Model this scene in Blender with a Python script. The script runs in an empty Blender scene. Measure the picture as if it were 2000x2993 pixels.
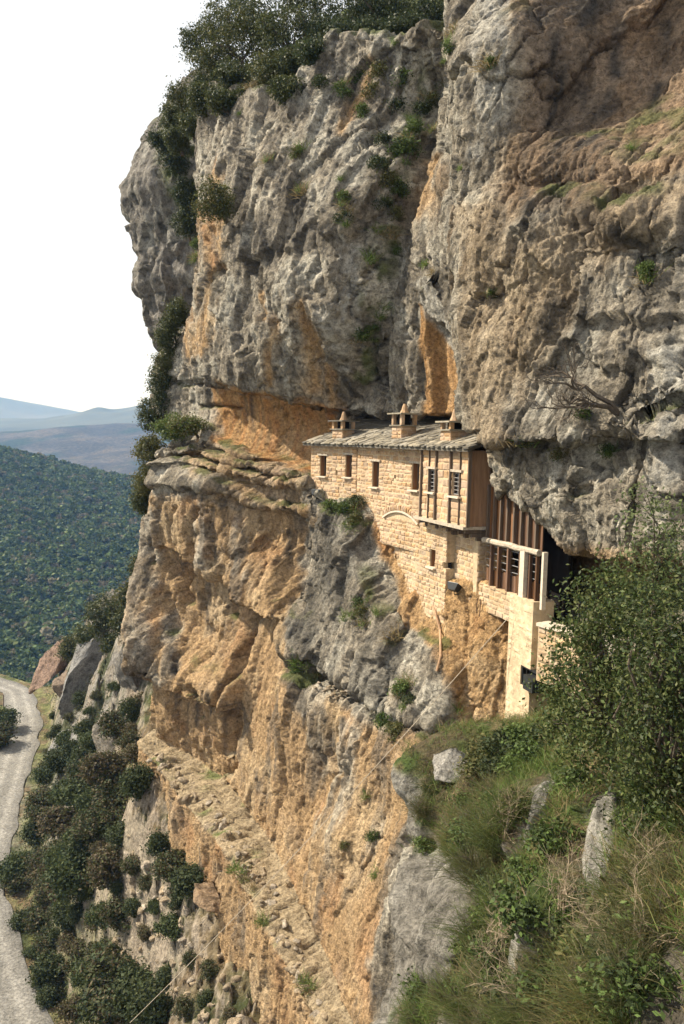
import bpy, math, random
import numpy as np
from mathutils import Vector, Matrix, Euler
R = math.radians
sc = bpy.context.scene
COL = sc.collection

# ------------------------------------------------------------------ camera
FPX, CX, CY = 2330.0, 1000.0, 1496.5
PITCH, ROLL = R(5.06), R(1.4)
cam_d = bpy.data.cameras.new('camera')
cam_d.sensor_fit = 'HORIZONTAL'; cam_d.sensor_width = 24.0
cam_d.lens = 24.0 * FPX / 2000.0
cam_d.clip_start = 0.1; cam_d.clip_end = 40000
cam = bpy.data.objects.new('camera', cam_d); COL.objects.link(cam)
Fw = np.array([0, math.cos(PITCH), -math.sin(PITCH)])
U0 = np.array([0, math.sin(PITCH), math.cos(PITCH)])
R0 = np.array([1.0, 0, 0])
RT = R0 * math.cos(ROLL) + U0 * math.sin(ROLL)
UP = U0 * math.cos(ROLL) - R0 * math.sin(ROLL)
cam.matrix_world = Matrix(((RT[0], UP[0], -Fw[0], 0), (RT[1], UP[1], -Fw[1], 0), (RT[2], UP[2], -Fw[2], 0), (0, 0, 0, 1)))
sc.camera = cam

# ------------------------------------------------------------------ sky, sun, exposure
SUN_EL, SUN_AZ = R(43), R(-77)          # azimuth measured from +Y towards +X
sun_dir = Vector((math.sin(SUN_AZ) * math.cos(SUN_EL), math.cos(SUN_AZ) * math.cos(SUN_EL), math.sin(SUN_EL)))
w = bpy.data.worlds.new('World'); sc.world = w; w.use_nodes = True
wn = w.node_tree.nodes; wl = w.node_tree.links
bg = wn['Background']; bg.inputs[1].default_value = 0.08
sky = wn.new('ShaderNodeTexSky'); sky.sky_type = 'NISHITA'; sky.sun_disc = False
sky.sun_elevation = SUN_EL; sky.sun_rotation = SUN_AZ
sky.altitude = 300; sky.air_density = 1.3; sky.dust_density = 1.5; sky.ozone_density = 0.3
hsv = wn.new('ShaderNodeHueSaturation'); hsv.inputs['Saturation'].default_value = 0.12     # high thin veil whitens the blue
wl.new(sky.outputs[0], hsv.inputs['Color'])
veil = wn.new('ShaderNodeMix'); veil.data_type = 'RGBA'; veil.inputs[0].default_value = 0.55
veil.inputs[7].default_value = (9.6, 9.8, 10.3, 1); wl.new(hsv.outputs[0], veil.inputs[6]); wl.new(veil.outputs[2], bg.inputs[0])
sl = bpy.data.lights.new('sun', 'SUN'); sl.energy = 5.0; sl.angle = R(0.6); sl.color = (1.0, 0.94, 0.85)
sun = bpy.data.objects.new('sun', sl); COL.objects.link(sun)
sun.rotation_euler = sun_dir.to_track_quat('Z', 'Y').to_euler()
sc.view_settings.view_transform = 'Standard'; sc.view_settings.look = 'None'
sc.view_settings.exposure = 0.84; sc.view_settings.gamma = 1.0
sc.view_settings.use_curve_mapping = False
sc.cycles.max_bounces = 5; sc.cycles.diffuse_bounces = 3; sc.cycles.glossy_bounces = 2
sc.cycles.transmission_bounces = 3; sc.cycles.transparent_max_bounces = 6; sc.cycles.volume_bounces = 0
sc.cycles.use_denoising = True

# ------------------------------------------------------------------ pixel <-> world (photograph is 2000 x 2993)
def ray(px, py):
    px = np.asarray(px, float); py = np.asarray(py, float)
    a = (px - CX) / FPX; b = -(py - CY) / FPX
    return a[..., None] * RT + b[..., None] * UP + Fw
def at(px, py, Y):
    r = ray(px, py); return r * (np.asarray(Y, float) / r[..., 1])[..., None]
def atz(px, py, z):
    r = ray(px, py); return r * (np.asarray(z, float) / r[..., 2])[..., None]
def proj(P):
    P = np.asarray(P, float); k = P @ Fw
    return CX + FPX * (P @ RT) / k, CY - FPX * (P @ UP) / k

# ------------------------------------------------------------------ noise
def _h(i, j, k, seed):
    n = (i * 374761393 + j * 668265263 + k * 1274126177 + seed * 144269504) & 0xffffffff
    n = ((n ^ (n >> 13)) * 1103515245) & 0xffffffff
    n = ((n ^ (n >> 16)) * 2654435761) & 0xffffffff
    return ((n ^ (n >> 15)) & 0xffffff) / float(0xffffff)
def vnoise(P, seed=0):
    """value noise, -1..1; P (...,3)"""
    I = np.floor(P).astype(np.int64); f = P - I
    f = f * f * f * (f * (f * 6 - 15) + 10)
    x, y, z = f[..., 0], f[..., 1], f[..., 2]
    i, j, k = I[..., 0], I[..., 1], I[..., 2]
    out = 0
    for a in (0, 1):
        wx = x if a else 1 - x
        for b in (0, 1):
            wy = y if b else 1 - y
            for c in (0, 1):
                wz = z if c else 1 - z
                out = out + wx * wy * wz * _h(i + a, j + b, k + c, seed)
    return out * 2 - 1
def fbm(P, octs=4, seed=0, gain=0.5, lac=2.03):
    s = 0; a = 1; t = 0
    for o in range(octs):
        s = s + a * vnoise(P, seed + o * 17); t += a; a *= gain; P = P * lac + 3.7
    return s / t
def ridged(P, octs=4, seed=0):
    s = 0; a = 1; t = 0
    for o in range(octs):
        s = s + a * (1 - 2 * np.abs(vnoise(P, seed + o * 31))); t += a; a *= 0.5; P = P * 2.07 + 5.1
    return s / t
def facets(u, v, seed=0, tilt=0.8, kap=0.42):
    """chiselled surface over (u,v): upper envelope of random tilted caps; returns height about -1..1 and crease distance"""
    iu = np.floor(u).astype(np.int64); iv = np.floor(v).astype(np.int64)
    h1 = np.full(u.shape, -9e9); h2 = np.full(u.shape, -9e9)
    for a in (-1, 0, 1):
        for b in (-1, 0, 1):
            ci, cj = iu + a, iv + b
            r1 = _h(ci, cj, ci * 0, seed); r2 = _h(ci, cj, ci * 0 + 1, seed)
            du, dv = u - (ci + .1 + .8 * r1), v - (cj + .1 + .8 * r2)
            r3 = (r1 * 97.31 + r2 * 13.7) % 1.0; r4 = (r2 * 71.17 + r1 * 29.3) % 1.0; r5 = (r1 * 41.9 + r2 * 53.1) % 1.0
            h = 1.1 * r5 - .75 + tilt * ((r3 * 2 - 1) * du + (r4 * 2 - 1) * dv) - kap * (du * du + dv * dv) * 1.6
            h2 = np.maximum(h2, np.minimum(h, h1)); h1 = np.maximum(h1, h)
    return h1, h1 - h2
def cells(u, v, seed=0, tilt=0.8, edge=False):
    """broken blocks over (u,v): every cell its own offset and tilt, sharp steps between"""
    iu = np.floor(u).astype(np.int64); iv = np.floor(v).astype(np.int64)
    d1 = np.full(u.shape, 9e9); d2 = d1.copy(); hh = np.zeros(u.shape)
    for a in (-1, 0, 1):
        for b in (-1, 0, 1):
            ci, cj = iu + a, iv + b
            r1 = _h(ci, cj, ci * 0, seed); r2 = _h(ci, cj, ci * 0 + 1, seed)
            du, dv = u - (ci + .1 + .8 * r1), v - (cj + .1 + .8 * r2)
            d = du * du + dv * dv; new = d < d1; d2 = np.where(new, d1, np.minimum(d2, d))
            r3 = (r1 * 97.31 + r2 * 13.7) % 1.0; r4 = (r2 * 71.17 + r1 * 29.3) % 1.0; r5 = (r1 * 41.9 + r2 * 53.1) % 1.0
            hh = np.where(new, r5 * 2 - 1 + tilt * ((r3 * 2 - 1) * du + (r4 * 2 - 1) * dv), hh); d1 = np.where(new, d, d1)
    return (hh, np.sqrt(d2) - np.sqrt(d1)) if edge else hh
def sstep(a, b, x):
    t = np.clip((x - a) / (b - a), 0, 1); return t * t * (3 - 2 * t)
def polyline_d(px, py, pts):
    d = np.full(px.shape, 1e9)
    for (x0, y0), (x1, y1) in zip(pts[:-1], pts[1:]):
        ex, ey = x1 - x0, y1 - y0
        t = np.clip(((px - x0) * ex + (py - y0) * ey) / (ex * ex + ey * ey + 1e-9), 0, 1)
        d = np.minimum(d, np.hypot(px - x0 - t * ex, py - y0 - t * ey))
    return d
def poly_sd(px, py, pts):
    """signed distance, positive inside"""
    d = polyline_d(px, py, list(pts) + [pts[0]])
    ins = np.zeros(px.shape, bool); n = len(pts)
    for i in range(n):
        x0, y0 = pts[i]; x1, y1 = pts[(i + 1) % n]
        c = (y0 > py) != (y1 > py)
        ins ^= c & (px < (x1 - x0) * (py - y0) / ((y1 - y0) if y1 != y0 else 1e-9) + x0)
    return np.where(ins, d, -d)
def rbf(pts, vals, c=1.0, lam=-1e-6):
    pts = np.asarray(pts, float); vals = np.asarray(vals, float)
    D = np.sqrt(((pts[:, None] - pts[None]) ** 2).sum(-1) + c * c)
    n = len(pts); A = np.zeros((n + 1, n + 1)); A[:n, :n] = D; A[:n, n] = 1; A[n, :n] = 1
    A[:n, :n] += np.eye(n) * lam
    wgt = np.linalg.solve(A, np.r_[vals, 0])
    def f(x, y):
        o = np.full(np.shape(x), wgt[n])
        for (a, b), q in zip(pts, wgt[:n]):
            o = o + q * np.sqrt((x - a) ** 2 + (y - b) ** 2 + c * c)
        return o
    return f

# ------------------------------------------------------------------ mesh helpers
def mk_mesh(name, V, Fq, col=None, smooth=False):
    V = np.asarray(V, np.float32).reshape(-1, 3); Fq = np.asarray(Fq, np.int32)
    me = bpy.data.meshes.new(name)
    k = Fq.shape[1]
    me.vertices.add(len(V)); me.vertices.foreach_set('co', V.ravel())
    me.loops.add(Fq.size); me.loops.foreach_set('vertex_index', Fq.ravel())
    me.polygons.add(len(Fq)); me.polygons.foreach_set('loop_start', np.arange(0, Fq.size, k, dtype=np.int32))
    me.update(calc_edges=True)
    if smooth: me.polygons.foreach_set('use_smooth', np.ones(len(Fq), bool))
    if col is not None:
        col = np.asarray(col, np.float32)
        if col.shape[-1] == 3: col = np.concatenate([col.reshape(-1, 3), np.ones((len(V), 1), np.float32)], 1)
        at_ = me.color_attributes.new('tint', 'FLOAT_COLOR', 'POINT'); at_.data.foreach_set('color', col.ravel())
    me.validate()
    return me
def link(name, me, mat=None, parent=None):
    o = bpy.data.objects.new(name, me); COL.objects.link(o)
    if mat is not None and not me.materials: me.materials.append(mat)
    if parent is not None: o.parent = parent
    return o
def tag(o, label, cat, group=None, kind=None):
    if label: o['label'] = label
    if cat: o['category'] = cat
    if group: o['group'] = group
    if kind: o['kind'] = kind
    return o
def empty(name, loc=(0, 0, 0)):
    o = bpy.data.objects.new(name, None); COL.objects.link(o); o.location = loc; o.empty_display_size = 0.2; return o
class MB:
    """collects boxes, tubes, prisms into one mesh"""
    def __init__(s): s.v = []; s.f = []
    def add(s, vs, fs):
        b = len(s.v); s.v += [tuple(map(float, p)) for p in vs]; s.f += [tuple(b + i for i in f) for f in fs]; return s
    def box(s, c, ax, ay, az):
        """centre and three half-axis vectors"""
        c, ax, ay, az = (np.asarray(t, float) for t in (c, ax, ay, az))
        vs = [c + a * ax + b * ay + e * az for a in (-1, 1) for b in (-1, 1) for e in (-1, 1)]
        fs = [(0, 1, 3, 2), (4, 6, 7, 5), (0, 4, 5, 1), (2, 3, 7, 6), (0, 2, 6, 4), (1, 5, 7, 3)]
        if np.dot(np.cross(ax, ay), az) < 0: fs = [f[::-1] for f in fs]
        return s.add(vs, fs)
    def tube(s, pts, rad, n=6):
        pts = [np.asarray(p, float) for p in pts]
        rad = list(rad) if hasattr(rad, '__len__') else [rad] * len(pts)
        b = len(s.v)
        for i, p in enumerate(pts):
            t = pts[min(i + 1, len(pts) - 1)] - pts[max(i - 1, 0)]; t = t / (np.linalg.norm(t) + 1e-9)
            a = np.cross(t, (0.3, 0.2, 0.93) if abs(t[2]) < 0.9 else (1, 0, 0)); a /= np.linalg.norm(a) + 1e-9; c = np.cross(t, a)
            for k in range(n):
                q = 2 * math.pi * k / n; s.v.append(tuple(p + rad[i] * (math.cos(q) * a + math.sin(q) * c)))
        for i in range(len(pts) - 1):
            for k in range(n):
                s.f.append((b + i * n + k, b + i * n + (k + 1) % n, b + (i + 1) * n + (k + 1) % n, b + (i + 1) * n + k))
        s.f.append(tuple(b + k for k in range(n))[::-1]); s.f.append(tuple(b + (len(pts) - 1) * n + k for k in range(n)))
        return s
    def mesh(s, name):
        me = bpy.data.meshes.new(name); me.from_pydata(s.v, [], s.f); me.update(); return me
    def build(s, name, mat, parent=None):
        return link(name, s.mesh(name), mat, parent)

# ------------------------------------------------------------------ materials
def new_mat(name):
    m = bpy.data.materials.new(name); m.use_nodes = True
    nt = m.node_tree; return m, nt, nt.nodes, nt.links, nt.nodes['Principled BSDF']
def rock_material(name='rock', fine=6.0, bump=1.0, rough=0.95):
    m, nt, N, L, P = new_mat(name)
    at_ = N.new('ShaderNodeAttribute'); at_.attribute_name = 'tint'
    tc = N.new('ShaderNodeNewGeometry')
    def noise(sc_, det, ro=.62):
        n = N.new('ShaderNodeTexNoise'); n.inputs['Scale'].default_value = sc_; n.inputs['Detail'].default_value = det; n.inputs['Roughness'].default_value = ro
        L.new(tc.outputs['Position'], n.inputs['Vector']); return n
    def rng(src, a, b, c, d):
        r = N.new('ShaderNodeMapRange'); r.inputs[1].default_value = a; r.inputs[2].default_value = b; r.inputs[3].default_value = c; r.inputs[4].default_value = d
        L.new(src, r.inputs[0]); return r.outputs[0]
    def mul(col, fac, k):
        x = N.new('ShaderNodeMix'); x.data_type = 'RGBA'; x.blend_type = 'MULTIPLY'; x.inputs[0].default_value = k
        L.new(col, x.inputs[6]); L.new(fac, x.inputs[7]); return x.outputs[2]
    n1 = noise(fine, 8, .72); n2 = noise(fine * 2.7, 6, .7); n3 = noise(fine * .55, 5, .65)
    wp = N.new('ShaderNodeVectorMath'); wp.operation = 'MULTIPLY_ADD'; L.new(n3.outputs['Color'], wp.inputs[0]); wp.inputs[1].default_value = (.5, .5, .5); L.new(tc.outputs['Position'], wp.inputs[2])
    v1 = N.new('ShaderNodeTexVoronoi'); v1.inputs['Scale'].default_value = fine * .62; L.new(wp.outputs[0], v1.inputs['Vector'])
    c = mul(at_.outputs['Color'], rng(n1.outputs['Fac'], .34, .66, .38, 1.5), .85)
    c = mul(c, rng(n2.outputs['Fac'], .38, .48, .35, 1.0), .7)          # lichen specks; pits get their shade put into the colour
    c = mul(c, rng(v1.outputs['Color'], .0, 1.0, .78, 1.18), .8)
    L.new(c, P.inputs['Base Color'])
    m1 = N.new('ShaderNodeMath'); m1.operation = 'MULTIPLY_ADD'; L.new(n2.outputs['Fac'], m1.inputs[0]); m1.inputs[1].default_value = .45; L.new(n1.outputs['Fac'], m1.inputs[2])
    m2 = N.new('ShaderNodeMath'); m2.operation = 'MULTIPLY_ADD'; L.new(v1.outputs['Distance'], m2.inputs[0]); m2.inputs[1].default_value = -.5; L.new(m1.outputs[0], m2.inputs[2])
    bp = N.new('ShaderNodeBump'); bp.inputs['Strength'].default_value = bump; bp.inputs['Distance'].default_value = 1.0 / fine
    L.new(m2.outputs[0], bp.inputs['Height']); L.new(bp.outputs[0], P.inputs['Normal'])
    P.inputs['Roughness'].default_value = rough; P.inputs['Specular IOR Level'].default_value = 0.2
    return m
def tint_material(name, rough=0.8, spec=0.3, transl=0.0, var=0.0, scale=8.0, bump=0.0):
    """colour from the mesh's own tint attribute"""
    m, nt, N, L, P = new_mat(name)
    at_ = N.new('ShaderNodeAttribute'); at_.attribute_name = 'tint'
    src = at_.outputs['Color']
    if var:
        tc = N.new('ShaderNodeNewGeometry'); n1 = N.new('ShaderNodeTexNoise'); n1.inputs['Scale'].default_value = scale; n1.inputs['Detail'].default_value = 5
        L.new(tc.outputs['Position'], n1.inputs['Vector'])
        mr = N.new('ShaderNodeMapRange'); mr.inputs[1].default_value = 0.3; mr.inputs[2].default_value = 0.7; mr.inputs[3].default_value = 1 - var; mr.inputs[4].default_value = 1 + var
        L.new(n1.outputs['Fac'], mr.inputs[0])
        mx = N.new('ShaderNodeMix'); mx.data_type = 'RGBA'; mx.blend_type = 'MULTIPLY'; mx.inputs[0].default_value = 1
        L.new(src, mx.inputs[6]); L.new(mr.outputs[0], mx.inputs[7]); src = mx.outputs[2]
        if bump:
            bp = N.new('ShaderNodeBump'); bp.inputs['Strength'].default_value = bump; bp.inputs['Distance'].default_value = 0.05
            L.new(n1.outputs['Fac'], bp.inputs['Height']); L.new(bp.outputs[0], P.inputs['Normal'])
    L.new(src, P.inputs['Base Color'])
    P.inputs['Roughness'].default_value = rough; P.inputs['Specular IOR Level'].default_value = spec
    if transl:
        tr = N.new('ShaderNodeBsdfTranslucent'); L.new(src, tr.inputs['Color'])
        ms = N.new('ShaderNodeMixShader'); ms.inputs[0].default_value = transl
        out = N['Material Output']; L.new(P.outputs[0], ms.inputs[1]); L.new(tr.outputs[0], ms.inputs[2]); L.new(ms.outputs[0], out.inputs[0])
    return m
def solid_material(name, col, rough=0.8, spec=0.3, var=0.25, scale=9.0, bump=0.3, stretch=None, metallic=0.0, obj_var=0.0, dist=0.02, stain=None):
    """procedural colour with noise variation; obj_var varies it per object"""
    m, nt, N, L, P = new_mat(name)
    tc = N.new('ShaderNodeNewGeometry'); mp = N.new('ShaderNodeMapping')
    L.new(tc.outputs['Position'], mp.inputs['Vector'])
    if stretch: mp.inputs['Scale'].default_value = stretch
    n1 = N.new('ShaderNodeTexNoise'); n1.inputs['Scale'].default_value = scale; n1.inputs['Detail'].default_value = 6; n1.inputs['Roughness'].default_value = 0.62
    L.new(mp.outputs[0], n1.inputs['Vector'])
    mr = N.new('ShaderNodeMapRange'); mr.inputs[1].default_value = 0.3; mr.inputs[2].default_value = 0.7; mr.inputs[3].default_value = 1 - var; mr.inputs[4].default_value = 1 + var
    L.new(n1.outputs['Fac'], mr.inputs[0])
    mx = N.new('ShaderNodeMix'); mx.data_type = 'RGBA'; mx.blend_type = 'MULTIPLY'; mx.inputs[0].default_value = 1
    mx.inputs[6].default_value = (*col, 1); L.new(mr.outputs[0], mx.inputs[7]); src = mx.outputs[2]
    if stain:                                                 # broad weather stains with a shape of their own
        n2 = N.new('ShaderNodeTexNoise'); n2.inputs['Scale'].default_value = 1.1; n2.inputs['Detail'].default_value = 6; n2.inputs['Roughness'].default_value = .65
        m9 = N.new('ShaderNodeMapping'); m9.inputs['Scale'].default_value = (1, 1, .45); L.new(tc.outputs['Position'], m9.inputs['Vector']); L.new(m9.outputs[0], n2.inputs['Vector'])
        q9 = N.new('ShaderNodeMapRange'); q9.inputs[1].default_value = .48; q9.inputs[2].default_value = .68; q9.inputs[4].default_value = .8; L.new(n2.outputs['Fac'], q9.inputs[0])
        x9 = N.new('ShaderNodeMix'); x9.data_type = 'RGBA'; x9.inputs[7].default_value = (*stain, 1); L.new(q9.outputs[0], x9.inputs[0]); L.new(src, x9.inputs[6]); src = x9.outputs[2]
    if obj_var:
        oi = N.new('ShaderNodeObjectInfo'); hs = N.new('ShaderNodeHueSaturation')
        m1 = N.new('ShaderNodeMapRange'); m1.inputs[3].default_value = 1 - obj_var; m1.inputs[4].default_value = 1 + obj_var
        L.new(oi.outputs['Random'], m1.inputs[0]); L.new(m1.outputs[0], hs.inputs['Value'])
        ml = N.new('ShaderNodeMath'); ml.operation = 'FRACT'; m3 = N.new('ShaderNodeMath'); m3.operation = 'MULTIPLY'; m3.inputs[1].default_value = 7.31
        L.new(oi.outputs['Random'], m3.inputs[0]); L.new(m3.outputs[0], ml.inputs[0])
        m2 = N.new('ShaderNodeMapRange'); m2.inputs[3].default_value = 0.8; m2.inputs[4].default_value = 1.12
        L.new(ml.outputs[0], m2.inputs[0]); L.new(m2.outputs[0], hs.inputs['Saturation'])
        L.new(src, hs.inputs['Color']); src = hs.outputs[0]
    L.new(src, P.inputs['Base Color'])
    if bump:
        bp = N.new('ShaderNodeBump'); bp.inputs['Strength'].default_value = bump; bp.inputs['Distance'].default_value = dist
        L.new(n1.outputs['Fac'], bp.inputs['Height']); L.new(bp.outputs[0], P.inputs['Normal'])
    P.inputs['Roughness'].default_value = rough; P.inputs['Specular IOR Level'].default_value = spec; P.inputs['Metallic'].default_value = metallic
    return m
M_rock = rock_material()
# ------------------------------------------------------------------ rock sheets
KZ = np.array([0, 0, 1.0])
def box_smooth(A, r, axis=0):
    pad = [(0, 0)] * A.ndim; pad[axis] = (r + 1, r)
    c = np.cumsum(np.pad(A, pad, mode='edge'), axis=axis)
    n = 2 * r + 1
    if axis == 0: return (c[n:] - c[:-n]) / n
    return (c[:, n:] - c[:, :-n]) / n
class Sheet:
    """a rock face: vertical base plane through O along d, set out by F along its outward normal n"""
    def __init__(s, O, d):
        s.O = np.array([O[0], O[1], 0.0]); s.d = np.array([d[0], d[1], 0.0]); s.d /= np.linalg.norm(s.d)
        s.n = np.array([s.d[1], -s.d[0], 0.0])
    def loc(s, px, py, F):
        r = ray(px, py); t = (s.O @ s.n + F) / (r @ s.n); P = r * t
        return float((P - s.O) @ s.d), float(P[2])
    def pos(s, S, Z, F):
        return s.O + S[..., None] * s.d + F[..., None] * s.n + Z[..., None] * KZ
    def coarse(s, ctrl, extra=(), c=1.5):
        pts = [s.loc(px, py, F) for px, py, F in ctrl] + [(a, b) for a, b, _ in extra]
        return rbf(pts, [q[2] for q in ctrl] + [q[2] for q in extra], c)
    def grid(s, S1, zlo, zhi, nrows, F0, feat, wF=0.8, ssm=10):
        n = nrows
        t = np.linspace(0, 1, n)[None]
        Z = zlo[:, None] + (zhi - zlo)[:, None] * t; S = np.repeat(S1[:, None], n, 1)
        F = F0(S, Z)
        px, py = proj(s.pos(S, Z, F))
        F = feat(px, py, S, Z, F)
        dz = np.diff(Z, axis=1); dF = np.diff(F, axis=1)
        a = np.sqrt(dz ** 2 + (wF * dF) ** 2); c = np.concatenate([np.zeros((len(S1), 1)), np.cumsum(a, 1)], 1)
        c /= c[:, -1:]
        c = box_smooth(box_smooth(c, ssm), ssm)
        Z2 = np.empty_like(Z); F2 = np.empty_like(F)
        for i in range(len(S1)):
            Z2[i] = np.interp(t[0], c[i], Z[i]); F2[i] = np.interp(t[0], c[i], F[i])
        P = s.pos(S, Z2, F2)
        px2, py2 = proj(P)
        return S, Z2, F2, P, px2, py2
def normals(P, sgn):
    du = np.gradient(P, axis=0); dv = np.gradient(P, axis=1)
    n = np.cross(du, dv) * sgn
    return n / (np.linalg.norm(n, axis=-1, keepdims=True) + 1e-9)
def grid_mesh(name, P, col, keep=None, flip=False):
    a, b = P.shape[:2]
    idx = np.arange(a * b).reshape(a, b)
    q = np.stack([idx[:-1, :-1], idx[1:, :-1], idx[1:, 1:], idx[:-1, 1:]], -1)
    if flip: q = q[..., ::-1]
    if keep is not None: q = q[keep[:-1, :-1] | keep[1:, 1:]]
    return mk_mesh(name, P, q.reshape(-1, 4), col)
def lerp(a, b, t): return a + (np.asarray(b) - a) * t[..., None]
C3 = lambda *c: np.array(c, float)
GREY, PALE, DARK = C3(.32, .278, .212), C3(.47, .43, .345), C3(.06, .055, .047)
ORANGE, DEEP, BROWN, SAND = C3(.46, .285, .13), C3(.37, .175, .06), C3(.30, .19, .105), C3(.54, .385, .215)
MOSS = C3(.10, .12, .035)

# ---------------- the main cliff
A = Sheet((2.86, 29.5), (0.6, -0.8))
ctrlA = [  # photograph pixel, set-out in metres
 # upper buttress
 (640, 300, -.8), (800, 300, -1.0), (950, 300, -1.6), (1080, 300, -2.6), (1200, 300, -3.2), (1270, 200, -3.0),
 (600, 500, -.2), (750, 500, -.2), (900, 520, -.5), (1050, 520, -1.3), (1180, 520, -2.0), (1280, 480, -1.2),
 (590, 700, .1), (750, 700, .2), (900, 720, .1), (1020, 720, -.7), (1130, 720, -1.5), (1250, 720, -.6),
 (570, 900, .2), (700, 900, .3), (850, 920, .2), (1000, 950, -.9), (1120, 950, -1.7), (1220, 950, -1.7), (1300, 900, -.6),
 (600, 1090, 0), (750, 1130, -.3), (900, 1165, -1.7), (1050, 1180, -3.0), (1200, 1190, -2.5), (1330, 1190, -1.4),
 # left edge turning away
 (545, 1000, -.6), (545, 1150, -.6), (540, 1250, -.4), (500, 1000, -3.4), (490, 1150, -3.4), (482, 1245, -2.6), (465, 1330, .9), (460, 1400, .9), (430, 1500, .6), (400, 1700, .9), (400, 1850, 1.0), (430, 2000, 1.0), (440, 2120, .9),
 # cave band and strata
 (650, 1250, -.3), (850, 1250, -1.7), (650, 1400, .5), (850, 1420, -.8), (560, 1400, .8),
 # lower left wall
 (520, 1550, .3), (650, 1600, -.2), (800, 1600, -.9), (880, 1550, -1.2), (520, 1800, .5), (650, 1800, -.1), (780, 1800, -.5),
 (520, 2000, .6), (640, 2000, .3), (760, 2000, .4), (560, 2150, .4), (680, 2200, .6), (780, 2200, 1.3), (800, 2400, 1.9), (900, 2400, 2.4),
 # grey pillar under the house and the foot to the right
 (960, 1500, -.6), (1080, 1520, -.7), (980, 1700, -.3), (1100, 1700, -.1), (900, 1850, .1), (1000, 1900, .6), (1130, 1900, .7), (1200, 1840, .3),
 (900, 2050, 1.3), (1020, 2100, 1.7), (1130, 2100, 1.7), (1250, 2050, 1.5), (950, 2250, 2.4), (1100, 2300, 2.8), (1200, 2300, 3.2),
 (950, 2550, 3.3), (1080, 2550, 3.8), (1000, 2800, 4.6), (1100, 2800, 5.1), (1250, 2600, 4.6),
 (1200, 1760, .05), (1300, 1780, .55), (1400, 1790, .85), (1450, 1900, 1.05), (1150, 1600, -.8), (1350, 2050, 1.3), (1450, 2100, 1.1), (1560, 1900, .75), (1560, 2100, 1.0), (1650, 1950, 1.0), (1650, 2200, 1.7), (1450, 2300, 2.0),
 # right mass
 (1350, 100, .3), (1350, 400, .7), (1360, 700, .9), (1370, 950, 1.2), (1390, 1150, 1.5), (1450, 100, 1.1), (1450, 400, 1.4), (1460, 700, 1.5),
 (1580, 100, .6), (1580, 350, .7), (1750, 100, -1.2), (1750, 330, -.9), (1950, 100, -3.2), (1950, 330, -2.2),
 (1600, 600, 1.5), (1800, 560, 1.3), (1950, 520, 1.4), (1500, 900, 1.8), (1700, 850, 1.9), (1950, 800, 1.7),
 (1500, 1150, 1.9), (1700, 1150, 2.3), (1950, 1100, 2.3), (1480, 1400, 1.9), (1620, 1450, 2.4), (1800, 1450, 2.9), (1950, 1350, 2.9), (2150, 800, 1.6), (2200, 1300, 2.8),
]
extraA = [(-25.5, z, -3.5) for z in (-34, -22, -12, -2, 8, 18, 27)] + [(-31, z, -12) for z in (-34, -18, -2, 10, 22)] + [(-22.5, -18.2, .5), (-19, -18.2, .1), (-15, -18.2, 0), (-10, -18.2, 1.2), (-5.5, -18.2, 2.4), (-2, -18.2, 3.4), (2.8, -18.2, 5.4), (6, -18.2, 6.4)]
_F0A = A.coarse(ctrlA, extraA, 1.2)
F0A = lambda S, Z: _F0A(S, np.maximum(Z, SHELF))
LIP = [(560, 1100), (640, 1128), (760, 1150), (900, 1180), (980, 1195), (1060, 1203), (1230, 1208), (1350, 1212), (1372, 1215)]
TOPLINE = [(430, 600), (500, 300), (600, 235), (700, 260), (800, 250), (900, 200), (960, 110), (1060, 115), (1130, 130), (1210, 80), (1290, 62), (1315, 40), (1330, -30)]
GALLERY_RECESS = [(1396, 1300), (1418, 1370), (1436, 1435), (1500, 1468), (1560, 1515), (1600, 1570), (1640, 1615), (1750, 1640), (1900, 1630), (2300, 1640), (2300, 1840), (1720, 1800), (1640, 1860), (1600, 1870), (1590, 1780), (1430, 1712), (1396, 1600)]
HOUSE_BACK = [(905, 1290), (1000, 1262), (1200, 1240), (1420, 1260), (1425, 1480), (1440, 1705), (1300, 1700), (1190, 1660), (1120, 1560), (1075, 1500), (1040, 1462), (905, 1445)]
GULLY = [(1215, 230), (1190, 400), (1140, 560), (1150, 700), (1090, 850), (1060, 1000), (1075, 1100)]
SHELF = -18.4
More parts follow.
